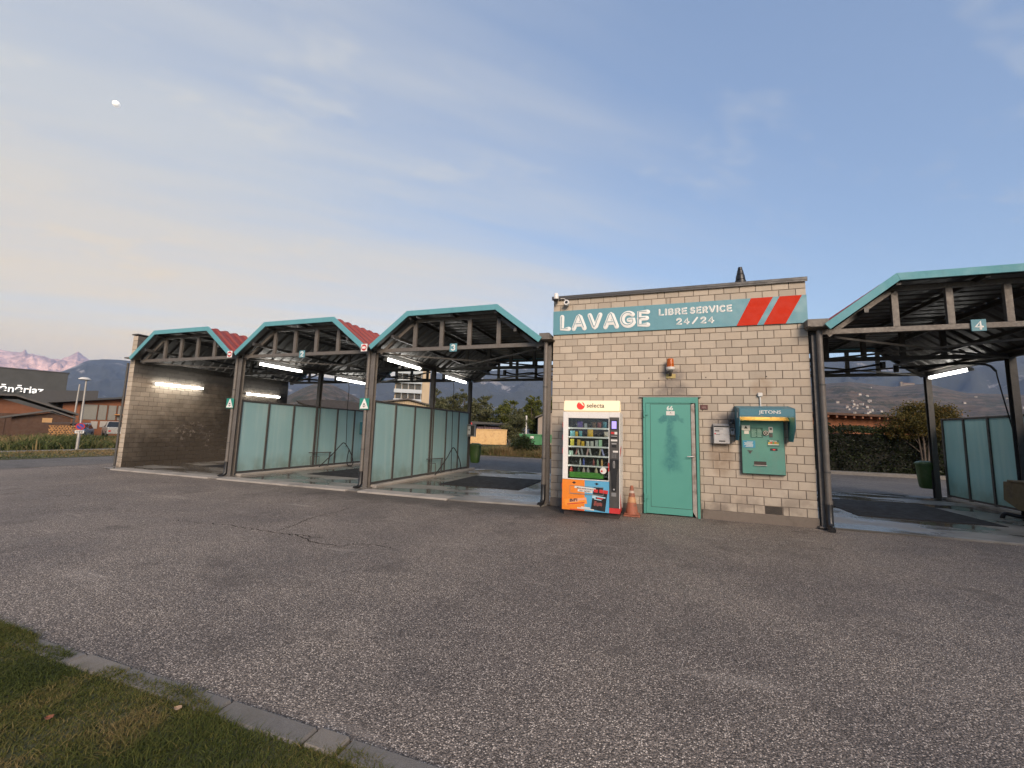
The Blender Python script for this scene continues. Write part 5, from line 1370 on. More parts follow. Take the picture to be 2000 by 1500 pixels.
b = MB(); b.box(1.268, 1.338, -0.045, -0.002, 1.452, 1.565); b.build('case', M['silver'], th, bevel=0.006)
b = MB(); b.box(1.282, 1.322, -0.048, -0.0455, 1.515, 1.553); b.build('dark_face', M['darkgrey'], th)
# house number plate, door number and notice
th = thing('house_number', 'small maroon house number plate right of the door', 'number plate', (0.868, -0.01, 1.93))
b = MB(); b.box(0.808, 0.929, -0.012, -0.002, 1.887, 1.970); b.build('plate', M['maroon'], th, bevel=0.002)
b = MB(); text(b, '66', 0.842, 1.908, 0.055, 0.04, -0.0125, 0.001); b.build('numeral', pm('faded_numeral', (0.30, 0.20, 0.17), 0.6), th)
b = MB(); text(b, '66', 0.245, 1.865, 0.105, 0.082, -0.0435, 0.001, 0.015); b.build('door_number', M['sign_white'], leaf)
b = MB(); b.box(0.235, 0.378, -0.0455, -0.0437, 1.775, 1.850); o = b.build('door_notice', M['paper'], leaf)
b = MB(); b.box(0.30, 0.316, -0.0466, -0.0456, 1.815, 1.832); b.box(0.285, 0.335, -0.0466, -0.0456, 1.800, 1.804); b.build('notice_mark', M['grey'], leaf)
# orange beacon
th = thing('warning_beacon', 'orange rotating beacon on the wall above the green door', 'beacon', (0.32, -0.12, 2.5))
t = NT('orange_lens'); t.set(Base_Color=(0.75, 0.16, 0.01), Roughness=0.12); t.b.inputs['Transmission Weight'].default_value = 0.55; t.b.inputs['IOR'].default_value = 1.4
M['lens'] = t.m
bx_, by_ = 0.315, -0.12
b = MB(); b.lathe([(0.062, 2.645), (0.060, 2.70), (0.056, 2.78), (0.05, 2.80), (0.0, 2.805)], (bx_, by_, 0), 24); b.build('lens', M['lens'], th, smooth=True)
b = MB(); b.lathe([(0.02, 2.645), (0.022, 2.72), (0.03, 2.725), (0.012, 2.77)], (bx_, by_, 0), 12); b.build('reflector', M['darkgrey'], th)
b = MB(); b.lathe([(0.04, 2.575), (0.072, 2.60), (0.078, 2.635), (0.070, 2.645)], (bx_, by_, 0), 24); b.build('base', M['offwhite'], th, smooth=True)
b = MB(); b.lathe([(0.035, 2.545), (0.04, 2.574)], (bx_, by_, 0), 16); b.beam((bx_, by_, 2.555), (bx_, -0.003, 2.50), 0.05, 0.02); b.build('bracket', M['darkgrey'], th)
b = MB(); b.box(0.24, 0.405, -0.012, -0.002, 2.455, 2.535); b.build('yellowed_plate', pm('yellowed_plate', (0.42, 0.33, 0.12), 0.6, var=0.3, vs_=15, dirt=((0.15, 0.11, 0.05), 0.7, 15)), th, bevel=0.002)
# cameras at the roof corner
th = thing('security_camera', 'white dome security camera at the top left corner of the hut', 'camera', (-1.82, -0.15, 4.02))
b = MB(); b.box(-1.845, -1.795, -0.12, -0.038, 4.06, 4.16); b.lathe([(0.045, 4.08), (0.05, 4.10), (0.045, 4.18), (0.03, 4.20)], (-1.82, -0.15, 0), 16); b.build('housing', M['white'], th, smooth=True)
b = MB(); b.lathe([(0.0, 4.022), (0.03, 4.03), (0.045, 4.052), (0.048, 4.079)], (-1.82, -0.15, 0), 16); b.build('dark_dome', M['black'], th, smooth=True)
th = thing('security_camera', 'small white turret camera right of the dome camera on the hut corner', 'camera', (-1.61, -0.1, 4.0))
b = MB(); b.lathe([(0.052, -0.15), (0.058, -0.13), (0.058, -0.08), (0.045, -0.038)], (-1.61, 0, 4.0), 18, axis='y'); b.tube(catmull([(-1.62, -0.06, 4.05), (-1.68, -0.05, 4.11), (-1.75, -0.06, 4.11)], 4), 0.006, 6); b.build('housing', M['white'], th, smooth=True)
b = MB(); b.lathe([(0.026, -0.156), (0.03, -0.1505)], (-1.61, 0, 4.0), 14, axis='y'); b.build('lens', M['black'], th)
# old screw plugs in the wall
for x in (-1.03, -0.06, 0.91, 1.86):
    b = MB(); b.lathe([(0.010, -0.004), (0.012, 0.004)], (x, 0, 2.465), 8, axis='y'); b.build('wall_plug', M['brownblack'], hut)
# ------------------------------------------------------------------ mountains and hills
t = NT('forest_slope')
cc = t.mix(t.noise(0.012, 7, 0.7), (0.018, 0.024, 0.024), (0.055, 0.06, 0.052))
cc = t.mix(t.ramp(t.noise(0.0035, 8, 0.72, dist=0.6), 0.58, 0.63, 0, 0.9), cc, (0.22, 0.205, 0.195))
M['slope'] = t.set(Base_Color=cc, Roughness=0.95)
t = NT('alpenglow_tinted_peaks')
cc = t.mix(t.ramp(t.noise(0.007, 8, 0.75), 0.3, 0.7), (0.20, 0.135, 0.115), (0.80, 0.53, 0.44))  # pink alpenglow is painted into the rock colour
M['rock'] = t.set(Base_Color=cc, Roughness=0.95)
t = NT('terraced_vineyard_hill')
o_ = t.xyz()
wav = t.new('ShaderNodeTexWave'); wav.bands_direction = 'Z'; wav.inputs['Scale'].default_value = 0.035; wav.inputs['Distortion'].default_value = 9; wav.inputs['Detail'].default_value = 5; wav.inputs['Detail Scale'].default_value = 0.25
t.l.new(t.pos, wav.inputs['Vector'])
cc = t.mix(t.noise(0.012, 8, 0.7), (0.034, 0.027, 0.018), (0.10, 0.070, 0.050))
cc = t.mix(t.ramp(wav.outputs[0], 0.45, 0.75, 0, 0.45), cc, (0.13, 0.095, 0.072))
cc = t.mix(t.ramp(t.noise(0.045, 7, 0.8), 0.49, 0.55, 0, 0.95), cc, (0.020, 0.023, 0.013))
cc = t.mix(t.ramp(t.noise(0.022, 6, 0.7), 0.55, 0.63, 0, 0.7), cc, (0.026, 0.03, 0.016))
M['vine'] = t.set(Base_Color=cc, Roughness=0.95)

def terrain(name, az, prof, d0, d1, d2, mat, na=260, nd=46, rough=0.10, fs=6.0, knob=None):
    """hill in polar layout round the place: prof = [(azimuth, elevation in degrees of the crest)], crest at d1"""
    A = np.linspace(az[0], az[1], na); T = np.linspace(0, 1, nd)
    el = np.interp(A, [p[0] for p in prof], [p[1] for p in prof])
    AA, TT = np.meshgrid(np.radians(A), T, indexing='ij')
    D = np.where(TT < 0.7, d0+(d1-d0)*TT/0.7, d1+(d2-d1)*(TT-0.7)/0.3)
    H = d1*np.tan(np.radians(el))[:, None]
    s = np.where(TT < 0.7, (TT/0.7), 1-(TT-0.7)/0.3*0.6)
    X, Y = D*np.sin(AA), D*np.cos(AA)-8
    n = fbm(X/d1*fs+40, Y/d1*fs+40, 6, 0.55, True)
    fall = np.sin(np.pi*np.clip(TT/0.7, 0, 1))*0.9+0.12
    Z = H*(s**1.15)*(1+0.0*n)+H*rough*fall*(n-0.55)*4*np.clip(s*1.5, 0, 1)
    if knob:
        for ka, kw, kh in knob: Z += np.exp(-((np.degrees(AA)-ka)/kw)**2)*kh*np.clip((TT-0.5)*5, 0, 1)
    Z = np.where(TT < 0.001, -2, Z)-0.5
    V = np.stack([X.ravel(), Y.ravel(), Z.ravel()], 1)
    i = np.arange(na-1)[:, None]*nd+np.arange(nd-1)[None]
    F = np.stack([i.ravel(), (i+nd).ravel(), (i+nd+1).ravel(), (i+1).ravel()], 1)
    o = np_mesh(name, V, F, mat, smooth=True); o['kind'] = 'structure'
    return o
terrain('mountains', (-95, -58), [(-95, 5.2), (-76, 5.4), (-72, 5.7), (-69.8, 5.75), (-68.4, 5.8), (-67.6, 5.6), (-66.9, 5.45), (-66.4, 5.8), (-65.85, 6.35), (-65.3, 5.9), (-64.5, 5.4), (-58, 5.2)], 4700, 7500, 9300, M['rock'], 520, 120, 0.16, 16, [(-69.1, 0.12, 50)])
terrain('mountain', (-69.5, -36), [(-69.5, 2.5), (-68, 3.7), (-66.5, 4.7), (-65.2, 5.7), (-64, 6.05), (-62.5, 6.15), (-60, 5.9), (-52, 6.2), (-44, 6.3), (-36, 5.8)], 2200, 4000, 5200, M['slope'], 320, 60, 0.12, 11)
terrain('mountain', (-46, 75), [(-46, 5.6), (-38, 6.6), (-30, 7.6), (-24, 8.3), (-16, 9.0), (-8, 8.8), (5, 9.2), (14, 9.3), (20, 8.9), (26, 8.6), (36, 8.0), (55, 7), (75, 5)], 1700, 3500, 4600, M['slope'], 420, 60, 0.12, 11)
terrain('hill', (-50, -33), [(-50, 2.6), (-47.5, 3.7), (-46, 4.7), (-44.3, 5.6), (-42.5, 5.4), (-41, 4.7), (-39, 3.8), (-37, 2.9), (-33, 1.2)], 330, 760, 980, M['vine'], 200, 50, 0.10, 7)
terrain('hill', (8, 70), [(8, 4.2), (14, 5.6), (18, 6.3), (20.5, 6.5), (24, 5.9), (26.5, 6.0), (29, 5.0), (33, 4.5), (40, 4.4), (55, 3.6), (70, 2.5)], 380, 1050, 1400, M['vine'], 320, 60, 0.09, 7)

# houses of the hillside village on the right (far off: a body and a roof each)
M['plaster'] = pm('village_plaster', (0.36, 0.33, 0.29), 0.9, var=0.1)
M['tile'] = pm('village_roof_tiles', (0.17, 0.12, 0.10), 0.9, var=0.2)
vh = thing('village_house', 'tiny pale house of the distant hillside village right of the hut', 'house', (0, 0, 0), 'houses of the hillside village', local=True)
b = MB(); b.box(-6, 6, -4.5, 4.5, -6, 6.5); b.build('wall', M['plaster'], vh)
b = MB(); b.prism([(-6.6, 6.2), (6.6, 6.2), (0, 9.4)], 'y', -5, 5); b.build('roof', M['tile'], vh)
def hill_z(az, t_):      # rough height of the right hill for seating houses
    return None
import itertools
dg_objs = [o for o in bpy.data.objects if o.name.startswith('hill')]
from mathutils.bvhtree import BVHTree
def seat(o):
    me = o.data
    return BVHTree.FromPolygons([v.co.copy() for v in me.vertices], [tuple(p.vertices) for p in me.polygons])
hill_bvh = [seat(o) for o in dg_objs]
first = True
for i in range(46):
    az = R(random.gauss(21.2, 1.0) if i < 34 else random.uniform(15, 33)); D = random.uniform(560, 820) if i < 34 else random.uniform(600, 950)
    x, y = D*math.sin(az), D*math.cos(az)-8
    z = max([h.location.z if False else (h[0].z if h[0] else -1e9) for h in [bv.ray_cast(Vector((x, y, 2000)), Vector((0, 0, -1))) for bv in hill_bvh]])
    if z < -100: continue
    sc = random.uniform(0.22, 0.36)
    if first: q = vh; q.location = (x, y, z); q.rotation_euler = (0, 0, random.uniform(0, 3)); first = False
    else: q = dup(vh, (x, y, z), random.uniform(0, 3))
    q.scale = (sc, sc, sc)
# castle-like ruin on the crest
cth = thing('hilltop_chapel', 'pale stone chapel ruin on the crest of the right hill', 'chapel', (0, 0, 0), local=True)
az, D = R(25.2), 1050; x, y = D*math.sin(az), D*math.cos(az)-8
z = max([(h[0].z if h[0] else -1e9) for h in [bv.ray_cast(Vector((x, y, 2000)), Vector((0, 0, -1))) for bv in hill_bvh]])
cth.location = (x, y, z); cth.scale = (0.6, 0.6, 0.5)
M['ruin'] = pm('weathered_ruin_stone', (0.20, 0.17, 0.14), 0.9, var=0.2, vs_=0.3)
b = MB(); b.box(-14, 14, -5, 5, -6, 7); b.build('nave', M['ruin'], cth)
b = MB(); b.box(-20, -13.9, -4, 4, -6, 15); b.build('tower', M['ruin'], cth)
b = MB(); b.prism([(-14.2, 7.02), (14.2, 7.02), (14.2, 9), (-14.2, 11)], 'y', -5.2, 5.2); b.build('roof', M['tile'], cth)

# ------------------------------------------------------------------ moon
mo = np.array((-0.7932, 0.3563, 0.4938))*13500+np.array((0, -8, 1.4))
b = MB()
n = 24
prof = [(math.sin(math.pi*i/12)*66, -math.cos(math.pi*i/12)*66) for i in range(13)]
b.lathe([(max(r_, 0.01), z) for r_, z in prof], tuple(mo), n)
t = NT('moon_dust'); t.set(Base_Color=t.mix(t.noise(0.02, 4), (0.6, 0.58, 0.55), (0.9, 0.88, 0.84)), Roughness=1.0); t.b.inputs['Emission Color'].default_value = (1, 0.97, 0.92, 1); t.b.inputs['Emission Strength'].default_value = 0.12
o = b.build('moon', t.m, smooth=True); tag(o, 'small white moon high in the left sky', 'moon')

# ------------------------------------------------------------------ vegetation builders
def tree(name, label, base, h, blobs, n, leaf, mat, group=None, stems=1, rad=0.09, tone=0.0, cl=40, cat='tree'):
    """tapered trunk, limbs to each clump, leaves gathered in clusters; blobs = [(dx,dy,z,rx,rz)]"""
    x, y, z0 = base
    th = thing(name, label, cat, base, group)
    b = MB(); zt = max(q[2] for q in blobs)
    for s in range(stems):
        a = random.uniform(0, 6.28); o = 0.0 if stems == 1 else 0.25
        sp = rad*(1.3 if stems == 1 else 4)
        b.tube(catmull([(x+o*math.cos(a)*0.3, y, z0-0.1), (x+math.cos(a)*sp*0.7, y+math.sin(a)*sp*0.5, z0+(zt-z0)*0.35), (x+math.cos(a)*sp*1.5, y+math.sin(a)*sp, z0+(zt-z0)*0.9)], 4), [rad*(1-0.09*i) for i in range(9)], 8)
    for (dx, dy, z, rx, rz) in blobs:
        s = z0+(z-z0)*0.45
        b.tube(catmull([(x, y, s), (x+dx*0.5, y+dy*0.5, s+(z-s)*0.55), (x+dx, y+dy, z)], 3), [rad*0.45*(1-0.12*i) for i in range(7)], 6)
    b.build('trunk', M['bark'], th, smooth=True)
    P, Rn = [], []
    tot = sum(q[3]**2*q[4] for q in blobs)
    for (dx, dy, z, rx, rz) in blobs:
        m = int(n*rx*rx*rz/tot); k = max(6, m//cl)
        c = rng.normal(size=(k, 3)); c /= np.linalg.norm(c, axis=1)[:, None]
        c *= (rng.random(k)**0.42)[:, None]*(0.75+0.5*rng.random(k))[:, None]
        c = c*np.array((rx, rx, rz))+np.array((x+dx, y+dy, z))
        idx = rng.integers(0, k, m); tone_c = rng.normal(0, 0.15, k)
        sg_ = 0.17*rx
        p = c[idx]+rng.normal(size=(m, 3))*np.array((sg_, sg_, sg_*0.75))
        P.append(p); Rn.append(np.clip(0.45+tone+tone_c[idx]+rng.normal(0, 0.14, m), 0, 1))
    P = np.concatenate(P); Rn = np.concatenate(Rn)
    leaves('crown', P-np.array(FRAME[th.name]), np.full(len(P), leaf), mat, Rn, th)
    return th

# row of trees behind the road
TB = 'trees behind the rear road'
def blobset(w, zlo, zhi, k=7):
    out = []
    for i in range(k):
        s = (i+0.5)/k; z = zlo+(zhi-zlo)*s
        ww = w*(0.55+0.6*math.sin(math.pi*min(1, s*0.9+0.12)))
        out.append((random.uniform(-0.55, 0.55)*ww, random.uniform(-0.5, 0.5)*ww, z, ww*random.uniform(0.42, 0.6), (zhi-zlo)/k*1.2))
    return out
for (x, y, zt, w, mt, lab) in ((-24.6, 36.0, 6.3, 2.3, 'leaf_poplar', 'leftmost grey-green tree seen above the partition of the third bay'), (-21.7, 37.2, 6.4, 2.0, 'leaf_poplar', 'second grey-green tree from the left behind the third bay'), (-19.4, 38.0, 6.2, 2.3, 'leaf_poplar', 'grey-green tree standing behind the rear post of the third bay'),
                               (-16.4, 39.2, 5.7, 2.2, 'leaf_green', 'rounded green tree in the middle of the row behind the third bay'), (-13.7, 39.8, 6.2, 1.9, 'leaf_green', 'upright green tree second from the right behind the third bay'), (-10.9, 40.5, 6.4, 2.2, 'leaf_green', 'yellow-green tree at the right end of the row behind the hut'), (-8.0, 41.5, 6.0, 2.2, 'leaf_green', 'green tree behind the grey house, hidden mostly by the hut')):
    tree('leafy_tree', lab, (x, y, -0.4), zt, blobset(w, 0.9, zt-0.5, 8), 9000, 0.20, M[mt], TB, rad=0.14, tone=random.uniform(-0.05, 0.08))
tree('leafy_tree', 'bushy grey-green tree standing in front of the tree row', (-13.6, 32.6, -0.3), 4.3, blobset(1.5, 0.5, 3.8, 7), 9000, 0.14, M['leaf_poplar'], TB, rad=0.1)
tree('shrub', 'dark green shrub on the weedy bank behind the third bay', (-7.35, 15.5, 0.1), 1.3, [(0, 0, 0.6, 0.65, 0.5), (-0.5, 0.1, 0.4, 0.5, 0.35), (0.55, 0.1, 0.35, 0.55, 0.35), (0.1, 0.2, 0.95, 0.4, 0.3)], 9000, 0.075, M['leaf_hedge'], None, rad=0.03, tone=0.15, cat='shrub')
# right: hedge, small tree
def hedge(label, x0, x1, y0, y1, z0, zt, n):
    th = thing('hedge', label, 'hedge', ((x0+x1)/2, (y0+y1)/2, z0))
    b = MB(); b.box(x0+0.2, x1-0.2, y0+0.28, y1-0.2, z0, zt-0.3); b.build('hedge_core', pm('dark_core_fill', (0.012, 0.012, 0.008), 0.95, var=0.3), th)  # plain dark box inside the hedge that blocks the view through
    u = rng.random(n); P = np.zeros((n, 3))
    P[:, 0] = rng.uniform(x0, x1, n)
    face = rng.random(n) < 0.62
    P[:, 1] = np.where(face, y0+0.26*rng.random(n), rng.uniform(y0, y1, n)); P[:, 2] = np.where(face, rng.uniform(z0, zt, n), zt-0.25*rng.random(n))
    w = fbm(P[:, 0]*2.2, P[:, 2]*2.2, 4)-0.5; P[:, 1] -= np.where(face, w*0.35, 0); P[:, 2] += np.where(~face, (fbm(P[:, 0]*2, P[:, 1]*2+9, 4)-0.45)*0.6, 0)
    rn = np.clip(0.30+(fbm(P[:, 0]*1.5+5, P[:, 2]*1.5, 4)-0.5)*1.0+rng.normal(0, 0.14, n)+np.where(P[:, 2] > zt-0.3, 0.22, 0), 0, 1)
    leaves('foliage', P-np.array(FRAME[th.name]), np.full(n, 0.085), M['leaf_hedge'], rn, th)
hedge('long dark green clipped hedge behind bay four', 5.2, 17.5, 14.0, 15.5, 0.1, 2.05, 26000)
tree('small_tree', 'small autumn tinted tree with twin stems in front of the hedge', (10.75, 13.98, 0.12), 3.2, [(-0.7, 0, 2.2, 0.65, 0.5), (0.0, 0, 2.5, 0.75, 0.6), (0.75, 0, 2.35, 0.6, 0.55), (-0.3, 0.1, 2.9, 0.5, 0.32), (0.5, 0, 2.8, 0.5, 0.35), (-1.0, 0, 1.8, 0.4, 0.3), (0.1, 0, 1.85, 0.7, 0.3)], 14000, 0.07, M['leaf_autumn'], None, stems=3, rad=0.05)

# tall trees added out of view on the right only to shade the yard
for (x, y, zt, w, lab) in ((12.2, -6.6, 9.0, 3.0, 'added unseen tall tree at the right of the yard shading the fourth bay'), (12.8, -12.8, 9.5, 3.2, 'added unseen shade tree behind the viewer on the right side'), (17.0, -9.5, 10.0, 3.2, 'added unseen shade tree farthest right beside the yard')):
    tree('added_shade_tree', lab, (x, y, 0.0), zt, blobset(w, 2.6, zt-0.6, 9), 7000, 0.34, M['leaf_poplar'], 'unseen trees added to shade the yard', rad=0.2)

# verge weeds as ground cover
def weeds(name, label, n, fx, fy, h, w):
    X = fx(n); Y = fy(n)
    k = fbm(X*0.7, Y*0.7, 4)
    rv = np.clip(0.5+(fbm(X*0.5+20, Y*0.5, 4)-0.5)*1.9+rng.normal(0, 0.2, n), 0, 1)
    o = blades(name, np.stack([X, Y, 0*X+0.0], 1), h*(0.35+1.2*k), w, M['weeds'], 1.0, rv)
    o['kind'] = 'stuff'; o['label'] = label; o['category'] = 'grass'
weeds('verge_grass', 'tall green and straw weeds on the bank left of the road', 26000, lambda n: rng.uniform(-36, -25.2, n), lambda n: rng.uniform(-8, 22, n), 0.36, 0.05)
weeds('verge_grass', 'short mown grass strip between road and footpath', 16000, lambda n: rng.uniform(-24, -20.1, n), lambda n: rng.uniform(-6, 14, n), 0.07, 0.03)
weeds('bank_weeds', 'autumn coloured weeds on the bank behind the rear road', 30000, lambda n: rng.uniform(-16, 1.5, n), lambda n: 14.25+4.5*rng.random(n)**1.2, 0.42, 0.04)

# ------------------------------------------------------------------ far left buildings
M['wood_dark'] = pm('dark_stained_timber', (0.075, 0.038, 0.022), 0.8, var=0.3, vs_=2, streak=((0.035, 0.02, 0.013), 0.5, 5))
M['wood_red'] = pm('reddish_timber', (0.17, 0.065, 0.03), 0.8, var=0.2, vs_=1.5)
M['wood_orange'] = pm('orange_render', (0.22, 0.08, 0.034), 0.85, var=0.15, vs_=1)
M['shingle'] = pm('grey_roof_slates', (0.10, 0.092, 0.085), 0.9, var=0.3, vs_=2, bump=0.4, bs=12)
M['cladding'] = pm('charcoal_cladding', (0.055, 0.057, 0.055), 0.7, var=0.06, vs_=0.3)
M['firewood'] = pm('split_firewood', (0.42, 0.22, 0.085), 0.9, var=0.4, vs_=7, dirt=((0.12, 0.06, 0.03), 0.6, 4))
def frame2(o, d):
    """local frame: origin o (x,y), unit direction along the wall d; returns f(u, v, z) -> world; v points towards the viewer side"""
    d = Vector((d[0], d[1], 0)).normalized(); nrm_ = Vector((d.y, -d.x, 0))
    return lambda u, v, z: (o[0]+d.x*u+nrm_.x*v, o[1]+d.y*u+nrm_.y*v, z)
def fbox(mb, f, u0, u1, v0, v1, z0, z1, mi=0):
    v = [f(u0,v0,z0), f(u1,v0,z0), f(u1,v1,z0), f(u0,v1,z0), f(u0,v0,z1), f(u1,v0,z1), f(u1,v1,z1), f(u0,v1,z1)]
    mb.add(v, [(0,3,2,1),(4,5,6,7),(0,1,5,4),(1,2,6,5),(2,3,7,6),(3,0,4,7)], mi)
def fprism(mb, f, pts, v0, v1, mi=0):
    n = len(pts); v = [f(u, v0, z) for u, z in pts]+[f(u, v1, z) for u, z in pts]
    mb.add(v, [tuple(range(n)), tuple(range(2*n-1, n-1, -1))]+[(i, i+n, (i+1) % n+n, (i+1) % n) for i in range(n)], mi)

# charcoal company building with white letters
f = frame2((-94.9, 10.5), (7.9, 19.7))
th = thing('company_building', 'charcoal flat roofed company building with big white letters at far left', 'building', (-90, 22, -0.5))
b = MB(); fbox(b, f, -10, 21.3, -18, 0, -0.5, 8.45); b.build('cladding', M['cladding'], th)
b = MB(); fbox(b, f, -10.1, 21.4, -18.1, 0.06, 8.46, 8.62); b.build('parapet_cap', M['cap'], th)
o3 = f(14.75, 0.12, 5.05); d3 = Vector((7.9, 19.7, 0)).normalized()
b = MB(); text(b, '\u0113n\u0113riaz', o3[0], o3[2], 4.25, 1.12, o3[1], 0.12, 0.015, ux=tuple(d3), n=(d3.y, -d3.x, 0)); b.build('lettering', emit('lit_white_letters', (0.9, 0.9, 0.88), 0.12), th)

# timber chalet and its shed
f = frame2((-57.0, 5.2), (4.6, 11.5))
th = thing('chalet', 'low brown timber chalet with grey slate gable roof at far left', 'chalet', (-56, 9, -0.5))
b = MB(); fbox(b, f, 0, 10.6, -9, 0, -0.5, 1.75); b.build('wall', M['wood_dark'], th)
b = MB(); fprism(b, f, [(0.0, 1.752), (10.6, 1.752), (7.0, 3.05), (4.0, 3.10)], -0.4, 0.0); b.build('gable', M['wood_red'], th)
b = MB(); fprism(b, f, [(-2, 2.95), (7.9, 3.28), (7.9, 3.42), (-2, 3.10)], -9.5, 0.9); fprism(b, f, [(7.9, 3.28), (11.9, 1.75), (11.9, 1.92), (7.9, 3.42)], -9.5, 0.9); b.build('roof', M['shingle'], th)
b = MB(); fbox(b, f, 0.2, 6.0, 0.02, 0.14, -0.5, 0.35); b.build('pale_base', M['plaster'], th)
b = MB(); fbox(b, f, 5.4, 6.4, 0.01, 0.06, 0.55, 0.95); b.build('window', M['darkgrey'], th)
f = frame2((-47.2, 8.9), (3.5, 8.4))
th = thing('timber_shed', 'small dark timber shed with warm-toned square window in front of the chalet', 'shed', (-46.3, 10.8, -0.5))
b = MB(); fbox(b, f, 0.9, 4.05, -4, 0, -0.5, 1.42); fprism(b, f, [(0.9, 1.422), (4.05, 1.422), (3.0, 1.85), (2.9, 1.86)], -4, -0.01); b.build('wall', M['wood_dark'], th)
b = MB(); fprism(b, f, [(0.35, 1.30), (2.95, 1.98), (4.35, 1.38), (4.35, 1.50), (2.95, 2.12), (0.35, 1.44)], -4.4, 0.35); b.build('roof', M['shingle'], th)
b = MB(); fbox(b, f, 2.48, 3.02, 0.01, 0.05, 1.06, 1.42); b.build('window', pm('board_window', (0.45, 0.26, 0.11), 0.6), th)  # window in a plain warm colour, without emission
b = MB(); b.beam(f(0.62, 0.25, -0.5), f(0.62, 0.25, 1.32), 0.07, 0.07); b.build('porch_post', M['wood_dark'], th)
# firewood stack: rows of logs
f = frame2((-42.35, 9.95), (0.53, 1.17))
th = thing('firewood_stack', 'stack of split firewood beside the shed', 'firewood stack', (-42, 10.7, -0.1))
for r_ in range(7):
    for c_ in range(11):
        b = MB(); u = 0.08+c_*0.16+(0.08 if r_ % 2 else 0)+random.uniform(-.02, .02); z = 0.0+r_*0.14+random.uniform(-.015, .015)
        a = random.uniform(0, 1); s = random.uniform(0.09, 0.115)
        fprism(b, f, [(u+s*math.cos(a+2.094*k), z+s*math.sin(a+2.094*k)) for k in range(3)], -0.5+random.uniform(-.05, .05), 0.1+random.uniform(-.05, .05)); b.build('log', M['firewood'], th)
b = MB(); fprism(b, f, [(-0.2, 1.02), (2.2, 1.10), (2.2, 1.15), (-0.2, 1.07)], -0.8, 0.3); b.build('cover_sheet', M['cap'], th)
# orange house with big panes and dark mono-pitch roofs
f = frame2((-66.2, 20.4), (3.6, 7.4))
th = thing('house', 'orange house with tall grey panes and dark pitched roofs at far left', 'house', (-63.5, 24, -0.5))
b = MB(); fbox(b, f, 0.6, 9.5, -7, 0, -0.5, 3.3); fprism(b, f, [(0.6, 3.302), (9.5, 3.302), (9.5, 4.75)], -7, 0); b.build('wall', M['wood_orange'], th)
b = MB(); fprism(b, f, [(-0.6, 3.2), (10.2, 4.78), (10.2, 5.0), (-0.6, 3.42)], -7.5, 0.8); rf2 = b.build('roof', M['cap'], th)
b = MB(); fprism(b, f, [(-2.2, 2.0), (3.4, 3.0), (3.4, 5.1), (-1.2, 4.75), (-2.2, 4.2)], -9, -3); b.build('annex', M['cap'], th)
for i, (u0, u1) in enumerate(((2.1, 3.5), (3.62, 4.35), (4.5, 5.2), (5.35, 5.95))):
    b = MB(); fbox(b, f, u0, u1, 0.01, 0.07, 1.4, 3.22); pw = b.build('window', pm('grey_blind', (0.20, 0.19, 0.16), 0.5), th)
    b = MB(); fbox(b, f, u0-0.05, u0, 0.01, 0.10, 1.38, 3.25); b.build('mullion', M['wood_dark'], pw)
b = MB(); fbox(b, f, 3.1, 3.7, 0.01, 0.06, 0.3, 1.2); fbox(b, f, 3.9, 5.6, 0.01, 0.06, 0.5, 1.25); b.build('lower_window', M['plaster'], th)
b = MB(); fbox(b, f, 5.1, 6.6, 0.05, 0.9, 2.05, 2.15); b.build('awning', pm('orange_awning', (0.5, 0.22, 0.06), 0.7), th)

# street lamp and the no-parking sign on its post
M['lamp_post'] = pm('pale_lamp_post', (0.33, 0.31, 0.28), 0.5, 0.3)
th = thing('street_lamp', 'slim grey street lamp with flat oval head on the left verge', 'street lamp', (-24.46, 3.39, 0.0))
b = MB(); b.tube([(-24.46, 3.39, 0.0), (-24.46, 3.39, 0.9), (-24.46, 3.39, 0.95), (-24.465, 3.37, 3.2)], [0.055, 0.055, 0.04, 0.035], 10); b.build('post', M['lamp_post'], th, smooth=True)
b = MB(); vs_ = []
for k, (z, s) in enumerate(((3.17, 0.6), (3.20, 1.0), (3.24, 0.92), (3.30, 0.45))):
    vs_ += [(-24.49+0.13*s*math.cos(2*math.pi*j/18), 3.32+0.23*s*math.sin(2*math.pi*j/18), z) for j in range(18)]
b.add(vs_, [(k*18+j, k*18+(j+1) % 18, (k+1)*18+(j+1) % 18, (k+1)*18+j) for k in range(3) for j in range(18)]+[tuple(range(17, -1, -1)), tuple(54+j for j in range(18))]); b.build('lamp_head', M['offwhite'], th, smooth=True)
th = thing('no_parking_sign', 'round red and blue no-parking sign with arrow plate on the lamp post', 'road sign', (-24.3, 3.3, 0.75))
dn = Vector((24.3, -11.3, 0)).normalized(); dt = Vector((dn.y, -dn.x, 0))*-1
def disc(mb, c, r_, off, n=24, poly=None):
    c = Vector(c)+dn*off
    pts = poly or [(r_*math.cos(2*math.pi*j/n), r_*math.sin(2*math.pi*j/n)) for j in range(n)]
    k = len(pts)
    mb.add([tuple(c+dt*a+Vector((0, 0, 1))*d) for a, d in pts]+[tuple(c-dn*0.006+dt*a+Vector((0, 0, 1))*d) for a, d in pts], [tuple(range(k)), tuple(range(2*k-1, k-1, -1))]+[(i, (i+1) % k, (i+1) % k+k, i+k) for i in range(k)])
sc_ = Vector((-24.46, 3.39, 1.075))+dn*0.05
b = MB(); disc(b, sc_, 0.155, 0.0); b.build('red_disc', M['red'], th)
b = MB(); disc(b, sc_, 0.115, 0.008); b.build('blue_disc', pm('sign_blue', (0.03, 0.06, 0.30), 0.5), th)
b = MB(); disc(b, sc_, 0, 0.015, poly=[(-0.093, 0.068), (-0.068, 0.093), (0.093, -0.068), (0.068, -0.093)]); b.build('red_bar', M['red'], th)
